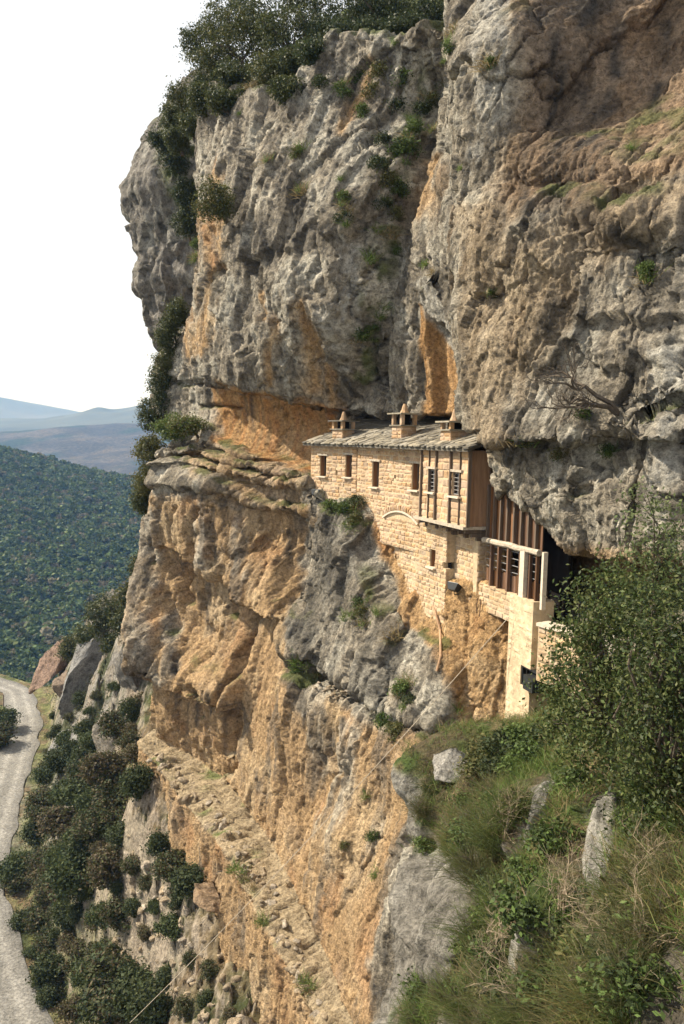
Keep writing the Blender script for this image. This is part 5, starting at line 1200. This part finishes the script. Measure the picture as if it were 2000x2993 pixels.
GRN = [(.10, .16, .03), (.14, .19, .05), (.08, .13, .03), (.17, .18, .06)]
DRY = [(.26, .19, .09), (.20, .15, .07), (.16, .14, .06), (.30, .23, .12)]
tuft_me = []
for k in range(5):
    me_ = blade_mesh('blades', np.zeros((1, 3)), 70, .34, .009, [GRN, GRN, GRN + DRY, DRY, GRN][k], 830 + k, lean=.75, rad=.1); me_.materials.append(M_blade); tuft_me.append(me_)
CT = [(880, 440), (860, 455), (1000, 600), (1015, 620), (1010, 660), (1080, 760), (1060, 985), (1075, 970), (1050, 1000), (1090, 1000), (1110, 930), (1125, 905), (870, 555), (885, 560), (700, 330), (650, 560), (560, 760), (552, 740), (1145, 690), (1150, 560), (1160, 520), (1110, 680), (1190, 400), (1210, 420), (1180, 470), (1200, 350), (1230, 310), (1255, 280), (1320, 90), (1310, 120), (1300, 180), (1290, 250), (1260, 380), (1430, 190), (1345, 490), (1440, 860), (1545, 1305), (1530, 1310), (1640, 1330), (1780, 1320), (1850, 430), (1890, 800), (1895, 815), (1260, 800), (1245, 770), (1035, 1525), (1020, 1540), (1060, 1530), (1045, 1480), (1025, 1490), (1005, 1800), (1030, 1805), (1060, 1815), (1050, 1770), (1075, 1750), (1100, 1790), (1175, 2000), (1190, 1990), (1165, 2030), (1180, 2060), (865, 1935), (890, 1950), (930, 1975), (1150, 1860), (1340, 2070), (680, 2540), (700, 2555), (715, 2570), (735, 2590), (770, 2690), (780, 2700), (900, 2880), (885, 2860), (905, 2900), (1095, 2555), (1065, 2330), (560, 1240), (780, 470), (735, 250), (1000, 520), (1150, 130), (1190, 150), (1000, 240), (1080, 270)]
for i, (x_, y_) in enumerate(CT):
    b_, n_ = on_cliff(x_, y_, -.03)
    o = link('grass_tuft', tuft_me[i % 5]); tag(o, ['green', 'fresh green', 'mixed green and straw', 'straw coloured', 'bright green'][i % 5] + ' grass tuft in a crack of ' + ('the right rock mass' if x_ > 1290 and y_ < 1450 else 'the wooded gully' if x_ > 1070 and y_ < 800 else 'the grey upper buttress' if y_ < 1250 else 'the grey pillar under the house' if y_ < 2150 else 'the old path'), 'grass tuft', 'grass tufts in the cliff cracks')
    k_ = rs.uniform(.7, 1.5) * (1.0 if b_[1] < 33 else 1.25); o.location = b_; o.scale = (k_, k_, k_ * .9)
    q_ = Vector((n_[0] * .7, n_[1] * .7, .75)).to_track_quat('Z', 'Y'); o.rotation_euler = q_.to_euler()
# green bushlets in the gully and on ledges
bl = []
for k in range(4):
    me_, _ = crown_mesh('leafy_clump', blobset((0, 0, .1), .32, .26, 840 + k, 4), 50, 16, .07, .08, [[(.07, .10, .025), (.10, .14, .04)], DARKG, OAKY, [(.08, .12, .03), (.05, .07, .025)]][k], 845 + k); me_.materials.append(M_leafd); bl.append(me_)
CB = [(1005, 590, 1.3), (1000, 640, 1.2), (870, 450, 1.2), (1065, 985, 1.4), (1085, 965, 1.2), (1110, 490, 1.6), (1140, 540, 1.6), (1190, 440, 1.8), (1210, 380, 1.6), (1120, 600, 1.4), (1150, 640, 1.3), (1170, 560, 1.5), (1160, 450, 1.7), (1225, 330, 1.5), (1080, 280, 1.6), (1040, 230, 1.5), (1000, 270, 1.4), (1150, 330, 1.6), (1270, 300, 1.1), (1310, 150, .9), (1890, 805, 1.0), (1545, 1300, 1.0), (1635, 1335, .9), (1780, 1325, .8), (1430, 195, .7), (1440, 865, .7), (1035, 1530, 1.2), (1000, 1490, 1.3), (970, 1490, 1.2), (1045, 1470, 1.3), (1060, 1800, 1.0), (1045, 1770, 1.1), (1170, 2020, 1.2), (1190, 2050, 1.0), (1150, 2150, 1.4), (1120, 2110, 1.2), (1150, 740, 1.0), (640, 230, 1.6), (760, 330, 1.3), (1700, 1210, .8), (860, 1960, .8), (940, 250, 1.4), (1110, 220, 1.6), (1180, 240, 1.7), (1060, 330, 1.3), (1110, 420, 1.3), (1005, 2480, .7), (1085, 2450, .8), (570, 720, 1.2), (590, 240, 1.5)]
for i, (x_, y_, k_) in enumerate(CB):
    b_, n_ = on_cliff(x_, y_, .0)
    o = link('crevice_shrub', bl[i % 4]); tag(o, ['light green', 'dark green', 'olive', 'deep green'][i % 4] + ' little shrub rooted in ' + ('the right rock mass' if x_ > 1290 and y_ < 1450 else 'the wooded gully' if x_ > 1070 and y_ < 800 else 'the grey upper buttress' if y_ < 1250 else 'the grey pillar under the house' if y_ < 1900 else 'the ledge below the grey pillar'), 'shrub', 'little shrubs in the cliff crevices'); o.location = b_; o.scale = (k_,) * 3; o.rotation_euler.z = rs.uniform(0, 6)
# bare tree on the right face
def bare(b_, dirs, length, r0, seed, depth=5):
    rng = np.random.RandomState(seed); mb = MB(); nb = [0]
    def grow(p, d, L, r, dep):
        pts = [p]; q = p; dd = d
        for _ in range(3):
            dd = unit(dd + rng.normal(size=3) * .22 + np.array([0, 0, .05])); q = q + dd * L / 3; pts.append(q)
        mb.tube(pts, [r, r * .9, r * .75, r * .6], 5 if dep > 2 else 3)
        if dep == 0: return
        for k_ in range(2 + (rng.rand() < .6)):
            ax = unit(dd + rng.normal(size=3) * .65)
            grow(pts[rng.randint(1, 4)], ax, L * rng.uniform(.6, .82), r * .58, dep - 1)
    for d in dirs: grow(np.zeros(3), unit(np.array(d, float)), length, r0, depth)
    return mb
b_, n_ = on_cliff(1800, 1205, -.1)
bt = empty('bare_tree', b_); tag(bt, 'leafless crooked tree leaning out of the grey rock face above the gallery', 'tree')
bare(b_, [(-.75, -.25, .6), (-.6, -.5, .25)], 1.2, .075, 21).build('trunk', M_bark, bt)
# ------------------------------------------------------------------ wooded hillside
rng = np.random.RandomState(11)
n = 12000
ta = rng.uniform(-.47, -.19, n); tY = np.sqrt(rng.uniform(215 ** 2, 830 ** 2, n)); tX = ta * tY
Qn = np.stack([tX, tY, tX * 0], -1)
dens = fbm(Qn * .018, 3, 501) + .4 * fbm(Qn * .06, 2, 551)
tz = hill_z(tX, tY); qx_, qy_ = proj(np.stack([tX, tY, tz], -1))
ok = (dens < .8 + rng.uniform(-.1, .1, n)) & (qx_ > -60) & (qx_ < 490) & (qy_ > 1285) & (qy_ < 2060)
keep_i = np.where(ok)[0]
# thin to a spacing of about 4 m
cell = {}; sel = []
for i in keep_i:
    k_ = (int(tX[i] // 3.3), int(tY[i] // 3.3))
    if k_ in cell: continue
    cell[k_] = 1; sel.append(i)
sel = np.array(sel); sel = sel[np.argsort(tY[sel])]
FOR = [(.055, .085, .026), (.07, .10, .03), (.10, .125, .04), (.04, .066, .022)]
FORB = [(.11, .105, .06), (.12, .10, .065)]
def far_crown(seed, cols, m=28, r=2.3):
    g_ = np.random.RandomState(seed); d = unit(g_.normal(size=(m, 3))); d[:, 2] = np.abs(d[:, 2]) * 1.0 - .25
    C = d * r * g_.uniform(.55, 1.05, (m, 1)) + KZ * r * .75
    return leaves(C, 1.5, g_, cols, .8, d, .8)
variants = [far_crown(900 + k, FOR if k < 5 else FORB) for k in range(7)]
vm_ = []
for k, (V, F_, c_) in enumerate(variants):
    me_ = mk_mesh('hill_tree', V, F_, c_); me_.materials.append(M_leafd); vm_.append(me_)
for j_, i in enumerate(sel[:280]):
    o = link('hillside_tree', vm_[j_ % 7 if rng.rand() < .7 else j_ % 5]); s_ = rng.uniform(.7, 1.35); o.location = (tX[i], tY[i], tz[i] - .3); o.scale = (s_, s_, s_ * rng.uniform(.8, 1.15)); o.rotation_euler.z = rng.uniform(0, 6.28)
    tag(o, 'round dark evergreen tree low on the wooded hillside across the road', 'tree', 'trees low on the wooded hillside')
VV, FF, CC = [], [], []; off = 0
for i in sel[280:]:
    V, F_, c_ = variants[rng.randint(7) if rng.rand() < .45 else rng.randint(5)]; a_ = rng.uniform(0, 6.28); s_ = rng.uniform(.5, 1.0) ** 1.5 * 1.75
    ca, sa = math.cos(a_) * s_, math.sin(a_) * s_
    W = np.stack([V[:, 0] * ca - V[:, 1] * sa + tX[i], V[:, 0] * sa + V[:, 1] * ca + tY[i], V[:, 2] * s_ * rng.uniform(.8, 1.15) + tz[i] - .3], -1)
    VV.append(W); FF.append(F_ + off); CC.append(c_ * rng.uniform(.55, 1.4)); off += len(W)
o = link('forest', mk_mesh('forest', np.concatenate(VV), np.concatenate(FF), np.concatenate(CC)), M_leafd)
tag(o, 'dense dark green forest covering the hillside across the valley', 'forest', kind='stuff')
# pale road line and field edges on the hill
M_track = solid_material('far_track', (.55, .50, .42), .95, .1, .15, .05, 0)
tr = [at(x_, y_, 735.) for x_, y_ in ((205, 1394), (240, 1401), (280, 1406), (330, 1413), (390, 1420), (450, 1424))]
mb = MB()
for p0, p1 in zip(tr[:-1], tr[1:]):
    p0 = p0 + KZ * 1.2; p1 = p1 + KZ * 1.2; d_ = unit(p1 - p0); mb.box((p0 + p1) / 2, (p1 - p0) / 2, np.array([-d_[1], d_[0], 0]) * 1.5, KZ * .7)
o = mb.build('far_road', M_track); o['kind'] = 'structure'

# ------------------------------------------------------------------ rocks lying about
import bmesh
def rock_mesh(seed, dims, colr, sub=3, cuts=9):
    r_ = np.random.RandomState(seed); bm = bmesh.new(); bmesh.ops.create_icosphere(bm, subdivisions=sub, radius=1.0)
    V = np.array([v.co[:] for v in bm.verts])
    for _ in range(cuts):
        n_ = unit(r_.normal(size=3)); h_ = r_.uniform(.38, .8); e_ = np.clip(V @ n_ - h_, 0, None); V = V - e_[:, None] * n_
    V = V * (1 + .16 * ridged(V * 1.7 + seed, 4, seed)[:, None] + .05 * fbm(V * 5 + seed, 3, seed + 3)[:, None]) * np.array(dims)
    for v, c_ in zip(bm.verts, V): v.co = c_
    F_ = np.array([[v.index for v in f.verts] for f in bm.faces]); bm.free()
    c_ = lerp(np.broadcast_to(np.array(colr), V.shape), np.array(colr) * .45, sstep(.0, .5, fbm(V * 2.5 + seed, 4, seed + 9)))
    return mk_mesh('rock', V, F_, c_)
def put_rock(name, label, p_, dims, colr, seed, rot=(0, 0, 0), group=None, sub=5, cat='boulder'):
    o = link(name, rock_mesh(seed, dims, colr, sub), M_rock); o.location = p_; o.rotation_euler = rot; tag(o, label, cat, group); return o
put_rock('boulder', 'flat topped pale grey boulder at the head of the grassy spur', at(1318, 2250, 18.3), (.55, .6, .62), (.42, .39, .34), 31, (0, 0, .3))
put_rock('boulder', 'large tan boulder lying on the scree slope under the old path', on_slope(622, 2640) + KZ * .5 if False else at(622, 2630, 34.5), (.9, 1.2, .6), (.34, .24, .15), 32, (.2, .5, .4))
# tilted slabs of the spur beside the road
SLB = [((150, 1945), 96, (2.6, 3.4, 3.6), (.30, .205, .15), (.1, .55, .2), 'pinkish brown tilted rock slab at the end of the spur by the road'), ((215, 2010), 88, (2.2, 3, 3.0), (.25, .19, .14), (0, .5, .4), 'brown rock slab below the pinkish slab on the spur'),
       ((255, 1985), 82, (1.9, 2.6, 3.4), (.27, .26, .24), (.1, .55, .1), 'grey slanting rock slab in the middle of the roadside spur'), ((345, 2050), 72, (2.0, 2.4, 3.0), (.25, .23, .20), (0, .4, .5), 'dark grey rock slab beside the cliff on the roadside spur'),
       ((215, 2175), 74, (1.0, 2.2, 2.3), (.26, .25, .23), (.2, .75, .2), 'low ribbed grey slab slanting above the road'), ((350, 2160), 63, (1.3, 1.6, 1.6), (.33, .29, .23), (.1, .5, .8), 'pale broken rock below the dark slab on the spur'), ((300, 2240), 62, (.6, 1.0, .9), (.3, .28, .25), (.3, .6, .2), 'small grey rock standing in the scrub of the slope'), ((395, 1960), 64, (1.6, 2, 2.6), (.2, .185, .16), (0, .2, .2), 'shaded grey rock squeezed against the foot of the cliff')]
for i, (pp, Y_, dm, cl_, rt_, lb) in enumerate(SLB): put_rock('rock_slab', lb, at(pp[0], pp[1] - (18 if i > 1 else 0), Y_ - 1.0), tuple(np.array(dm) * (1.4 if i > 1 else 1.0)), cl_, 50 + i, rt_, None, 5, 'rock')
# rubble on the old path and the scree
rub = [rock_mesh(70 + k, (.2, .26, .13), [(.46, .36, .24), (.40, .32, .22), (.5, .42, .32)][k % 3], 2) for k in range(6)]
for me_ in rub: me_.materials.append(M_rock)
RB = []
for k in range(120):
    t = rng.uniform(0, 1); xi = np.interp(t, [0, .3, .5, .7, 1], [460, 620, 720, 800, 960]); yi = np.interp(t, [0, .3, .5, .7, 1], [2200, 2320, 2470, 2610, 2960]); wd = np.interp(t, [0, .3, .6, 1], [25, 70, 60, 45])
    b_, _ = on_cliff(xi - rng.uniform(-.1, 1.) * wd, yi + rng.uniform(-.1, .5) * wd, .02); RB.append((b_, .9 if t > .5 else 1.2, 'path'))
for k in range(150):
    x_, y_ = rng.uniform(330, 720), rng.uniform(2420, 2993)
    if y_ < 2330 + (x_ - 420) * .9 - 40 or x_ > 480 + (y_ - 2400) * .55: pass
    b_ = on_slope(x_, y_)
    px_, py_ = proj(b_)
    if abs(px_ - x_) < 12 and abs(py_ - y_) < 12: RB.append((b_, 1.2, 'slope'))
for k, (b_, s_, w_) in enumerate(RB):
    o = link('stone_block', rub[k % 6]); s_ *= rng.uniform(.5, 1.3) ** 1.4; o.location = b_ - KZ * .05 * s_; o.scale = (s_, s_, s_); o.rotation_euler = (rng.uniform(-.5, .5), rng.uniform(-.5, .5), rng.uniform(0, 6.28))
    if w_ == 'path': tag(o, 'loose pale stone block lying on the old path at the foot of the cliff', 'stone', 'loose stones on the old path')
    else: tag(o, 'loose stone lying on the scree slope above the road', 'stone', 'loose stones on the scree')
# little dry stone wall on the ledge under the grey pillar
dw = empty('dry_stone_wall', on_cliff(975, 2030, 0)[0]); tag(dw, 'little dry stone wall on the ledge under the grey rock pillar', 'wall')
bs = np.array(dw.location)
for k in range(26):
    x_ = 925 + 95 * rng.rand(); y_ = 1985 + (x_ - 925) * .38 + rng.uniform(0, 34)
    b_, n_ = on_cliff(x_, y_, .08); o = link('stone', rub[k % 6], None, dw); o.location = b_ - bs; o.scale = (.55, .55, .4); o.rotation_euler = (rng.uniform(-.3, .3), rng.uniform(-.3, .3), rng.uniform(0, 6))

# ------------------------------------------------------------------ plants of the near spur
NEARG = [(.05, .075, .02), (.07, .095, .028), (.095, .11, .035), (.04, .06, .018)]
def px_blobs(L):
    return [(at(x_, y_, Y_), (r_ * Y_ / FPX, r_ * Y_ / FPX, r_ * Y_ / FPX)) for x_, y_, r_, Y_ in L]
tree('leafy_shrub', 'big glossy dark green shrub beside the path parapet right of the gallery', 'shrub', None, at(1790, 2230, 11.6), px_blobs([(1745, 1790, 105, 11), (1690, 1900, 90, 11.5), (1790, 1900, 130, 10.8), (1680, 2030, 95, 12), (1780, 2060, 140, 10.8), (1720, 2180, 90, 11.4), (1840, 1760, 90, 10.4), (1630, 1990, 45, 12.2), (1650, 2110, 60, 12), (1800, 1680, 55, 10.8)]), 520, 26, .066, .13, NEARG + [(.12, .13, .045)], 1001, .05, 60)
tree('leafy_shrub', 'tall dark green shrub filling the right picture edge in front of the rock', 'shrub', None, at(1960, 2450, 9.3), px_blobs([(1930, 1800, 110, 9.2), (1970, 1950, 130, 9.0), (1900, 2030, 120, 9.6), (1960, 2150, 140, 9.0), (1900, 2230, 110, 9.4), (1990, 2330, 110, 8.8), (1890, 2360, 70, 9.3), (1890, 1690, 60, 9.8), (2060, 2050, 140, 8.8), (1985, 1680, 80, 9.4)]), 540, 26, .062, .13, NEARG + DARKG + [(.11, .12, .04)], 1002, .05, 60)
tree('sapling', 'slender pale leaved sapling rising in front of the rock at the right edge', 'sapling', None, at(1900, 1800, 10), px_blobs([(1870, 1520, 45, 10), (1880, 1600, 50, 10), (1960, 1500, 50, 9.6), (1985, 1590, 60, 9.6), (1940, 1650, 50, 9.8), (1860, 1440, 25, 10)]), 130, 11, .055, .10, [(.10, .13, .05), (.13, .15, .06), (.09, .11, .04)], 1003, .025, 16)
RIBS = ([(1560, 2330), (1620, 2290), (1650, 2340), (1560, 2500), (1520, 2480)], [(1740, 2350), (1830, 2340), (1810, 2560), (1740, 2720), (1680, 2800), (1700, 2600), (1750, 2500)], [(1590, 2570), (1620, 2590), (1560, 2780), (1510, 2900), (1480, 2890), (1530, 2750)], [(1150, 2540), (1290, 2490), (1360, 2560), (1360, 2720), (1310, 2830), (1200, 2850)])
def on_rib(x_, y_, e_):
    return any(poly_sd(np.array(float(x_)), np.array(float(y_)), p_) > -e_ for p_ in RIBS)
# brooms: bundles of thin green stems
br_me = []
for k in range(6):
    me_ = blade_mesh('stems', np.zeros((1, 3)), 420, .85, .0045, [[(.08, .105, .03), (.11, .12, .04), (.07, .09, .025)], [(.14, .13, .055), (.10, .11, .04), (.17, .14, .07)], [(.09, .12, .03), (.12, .14, .045)], [(.11, .105, .045), (.08, .09, .035)], [(.17, .14, .05), (.11, .12, .04)], [(.08, .085, .035), (.13, .115, .05)]][k], 1010 + k, lean=.62, rad=.12); me_.materials.append(M_blade); br_me.append(me_)
tw = bare(None, [(0, 0, 1), (.3, .1, 1), (-.3, .2, 1)], .32, .012, 77, 3).mesh('twigs'); tw.materials.append(M_bark)
BR = [(1450, 2420, 1.2), (1540, 2500, 1.3), (1500, 2350, 1.), (1400, 2520, 1.1), (1320, 2430, .8), (1235, 2330, .75), (1400, 2720, 1.1), (1460, 2860, 1.1), (1360, 2920, 1.), (1600, 2900, 1.), (1740, 2900, .95), (1890, 2760, .9), (1860, 2620, .9), (1650, 2790, .9), (1470, 2640, 1.1), (1380, 2380, .9), (1270, 2520, .7), (1330, 2600, .8),
      (1520, 2960, .9), (1690, 2970, .8), (1830, 2960, .8), (1950, 2900, .8), (1960, 2660, .8), (1300, 2880, .8), (1210, 2950, .7), (1420, 2990, .9), (1780, 2780, .8), (1830, 2870, .8), (1900, 2500, .8), (1980, 2560, .8), (1250, 2260, .6), (1440, 2290, .8), (1350, 2480, .9), (1500, 2780, .9)]
for i, (x_, y_, k_) in enumerate(BR):
    if on_rib(x_, y_, 18) or on_rib(x_, y_ + 45, 12): continue
    b_, n_ = on_spur(x_, y_ + 45)
    o = empty('broom_shrub', b_ - n_ * .05); tag(o, ['green', 'straw coloured', 'fresh green', 'olive brown', 'yellowish', 'dull green'][i % 6] + ' wiry broom shrub on the near spur, ' + ('above the pale rocks' if y_ < 2450 else 'among the pale rocks' if y_ < 2750 else 'below the pale rocks'), 'shrub', 'broom shrubs on the near spur')
    k_ *= .95; o.scale = (k_, k_, k_); q_ = Vector((n_[0] * .5, n_[1] * .5, 1)).to_track_quat('Z', 'Y'); o.rotation_euler = q_.to_euler()
    for nm, q in (('stems', br_me[i % 6]), ('twigs', tw)):
        h = bpy.data.objects.new(nm, q); COL.objects.link(h); h.parent = o; h.rotation_euler.z = rng.uniform(0, 6.28)
# turf
rk = rockz; fl = (PXE > 1180) & (PXE < 2060) & (PYE > 2080) & (PYE < 3060) & (rk < .3)
ii = np.argwhere(fl); ii = ii[rng.choice(len(ii), 2100, replace=False)]
gb_ = PE[ii[:, 0], ii[:, 1]]; gx, gy = PXE[ii[:, 0], ii[:, 1]], PYE[ii[:, 0], ii[:, 1]]
green = np.maximum.reduce([zone(gx, gy, p_, 20) > .4 for p_ in ([(1380, 2130), (1600, 2130), (1640, 2330), (1500, 2380), (1400, 2260)], [(1580, 2230), (1700, 2260), (1600, 2400), (1500, 2400)], [(1600, 2560), (1690, 2640), (1600, 2800), (1540, 2760)], [(1220, 2480), (1330, 2520), (1280, 2660), (1200, 2640)], [(1190, 2840), (1300, 2880), (1260, 2990), (1180, 2960)], [(1800, 2400), (2000, 2300), (2000, 2480), (1850, 2500)])])
NEn = NE[ii[:, 0], ii[:, 1]]; upv = unit(NEn * .5 + KZ)
a_ = blades(gb_[green], 26, .26, .005, GRN, 1030, .7, up=upv[green], rad=.09); b2 = blades(gb_[~green], 16, .28, .005, GRN + GRN + DRY, 1031, .8, up=upv[~green], rad=.1)
V = np.concatenate([a_[0], b2[0]]); i_ = np.concatenate([a_[1], b2[1] + len(a_[0])]); c_ = np.concatenate([a_[2], b2[2]])
o = link('turf', mk_mesh('turf', V, np.concatenate([i_ + [0, 1, 2], i_ + [0, 2, 3], i_ + [3, 2, 4]], 0), c_), M_blade); tag(o, 'long green and dry grass covering the near spur', 'grass', kind='stuff')
# low leafy herbs among the grass
HB = [(1360 + 60 * (k % 9) + 20 * (k % 3), 2340 + 110 * (k // 9) + 15 * (k % 4), .9 + .1 * (k % 5)) for k in range(54)] + [(1420, 2200, 1.6), (1470, 2190, 1.5), (1530, 2170, 1.5), (1560, 2210, 1.3), (1400, 2250, 1.3), (1440, 2250, 1.2), (1620, 2560, 1.2), (1250, 2580, 1.3), (1310, 2640, 1.2), (1290, 2560, 1.1), (1240, 2480, 1.), (1700, 2300, 1.3), (1640, 2330, 1.2), (1830, 2520, 1.), (1920, 2440, 1.), (1230, 2900, 1.2), (1350, 2330, 1.1), (1600, 2160, 1.4), (1500, 2240, 1.2)]
for i, (x_, y_, k_) in enumerate(HB):
    if on_rib(x_, y_, 22): continue
    b_, n_ = on_spur(x_, y_); o = link('low_bush', bl[(i * 3) % 4]); o.location = b_; o.scale = (k_, k_, k_ * .8); o.rotation_euler.z = rng.uniform(0, 6); tag(o, ['light green', 'dark', 'olive', 'deep green'][(i * 3) % 4] + ' low leafy bush in the grass of the near spur, ' + ('upper' if y_ < 2300 else 'middle' if y_ < 2650 else 'lower') + ' part', 'bush', 'low bushes on the near spur')
# pale ribs of rock standing out of the grass
for i, (a_, b_, w_, lb) in enumerate((((1618, 2300), (1535, 2485), .20, 'short pale rock rib high on the near spur'), ((1800, 2350), (1722, 2740), .24, 'long bright pale rock rib on the right of the near spur'), ((1612, 2585), (1495, 2885), .17, 'long narrow pale rock rib in the middle of the near spur'))):
    p0, n0 = on_spur(*a_); p1, n1 = on_spur(*b_); ax = p1 - p0; L_ = np.linalg.norm(ax) / 2; ax = ax / (2 * L_); nn = unit(n0 + n1); nn = unit(nn - ax * (nn @ ax)); sd_ = np.cross(ax, nn)
    o = link('rock_rib', rock_mesh(200 + i, (L_ * 1.08, w_, w_ * 1.5), (.40, .375, .32), 5, 12), M_rock); q = (p0 + p1) / 2 + nn * .02
    o.matrix_world = Matrix(((ax[0], sd_[0], nn[0], q[0]), (ax[1], sd_[1], nn[1], q[1]), (ax[2], sd_[2], nn[2], q[2]), (0, 0, 0, 1))); tag(o, lb, 'rock')
# roadside post
tag(MB().tube([(*atz(11, 2088, ZR)[:2], ZR), (*atz(11, 2088, ZR)[:2], ZR + 2.6)], .06, 6).build('roadside_post', M_dkwood), 'thin dark post standing at the valley side of the road', 'post')

# low heath between the bushes of the slope
pxs, pys = proj(P_slope); dlim = np.interp(pys, [2000, 2110, 2200, 2330, 2450, 2540, 2640, 2780, 2870, 3000], [95, 135, 115, 80, 50, 30, 45, 80, 105, 160])
hm = fbm(P_slope * .35, 3, 1201) + .5 * sstep(420, 150, pxs) - .15
ok = np.argwhere((pxs > dlim + 25) & (pxs < 430) & (pys > 1960) & (pys < 3080) & (hm > .12))
ok = ok[rng.choice(len(ok), min(len(ok), 1500), replace=False)]
hb = P_slope[ok[:, 0], ok[:, 1]]
C = (hb[:, None] + rng.normal(size=(len(hb), 12, 3)) * np.array([.32, .32, .12]) + KZ * .15).reshape(-1, 3)
V, F_, c_ = leaves(C, .15, rng, DARKG + BRN + [(.10, .12, .04)], .8, None, .6)
o = link('low_heath', mk_mesh('low_heath', V, F_, c_), M_leafd); tag(o, 'low heath and ground cover between the scrub bushes of the slope', 'undergrowth', kind='stuff')
# dead twiggy shrubs among the broom
M_twig = solid_material('pale_twig', (.30, .235, .16), .9, .15, .3, 14., .3)
tws = []
for k in range(3):
    me_ = bare(None, [(.2, .1, 1), (-.4, .1, .9), (.1, -.4, .8), (.5, .2, .7)], .5, .011, 90 + k, 4).mesh('twigs'); me_.materials.append(M_twig); tws.append(me_)
for i, (x_, y_, lb) in enumerate(((1470, 2430, 'above the pale rocks of the near spur'), (1360, 2560, 'beside the grey rock face of the near spur'), (1450, 2760, 'in the lower middle of the near spur'), (1640, 2690, 'between the two long pale rock ribs'), (1880, 2790, 'at the right picture edge of the near spur'), (1760, 2860, 'below the long pale rock rib'), (1900, 2560, 'right of the long pale rock rib'), (1560, 2930, 'at the bottom picture edge of the near spur'))):
    if on_rib(x_, y_, 30): continue
    b_, n_ = on_spur(x_, y_ + 30); o = link('dead_shrub', tws[i % 3]); o.location = b_; o.rotation_euler = (0, -.15, rng.uniform(0, 6)); k_ = rng.uniform(.8, 1.15); o.scale = (k_, k_, k_)
    tag(o, 'bare pale twiggy dead shrub ' + lb, 'shrub', 'dead shrubs on the near spur')
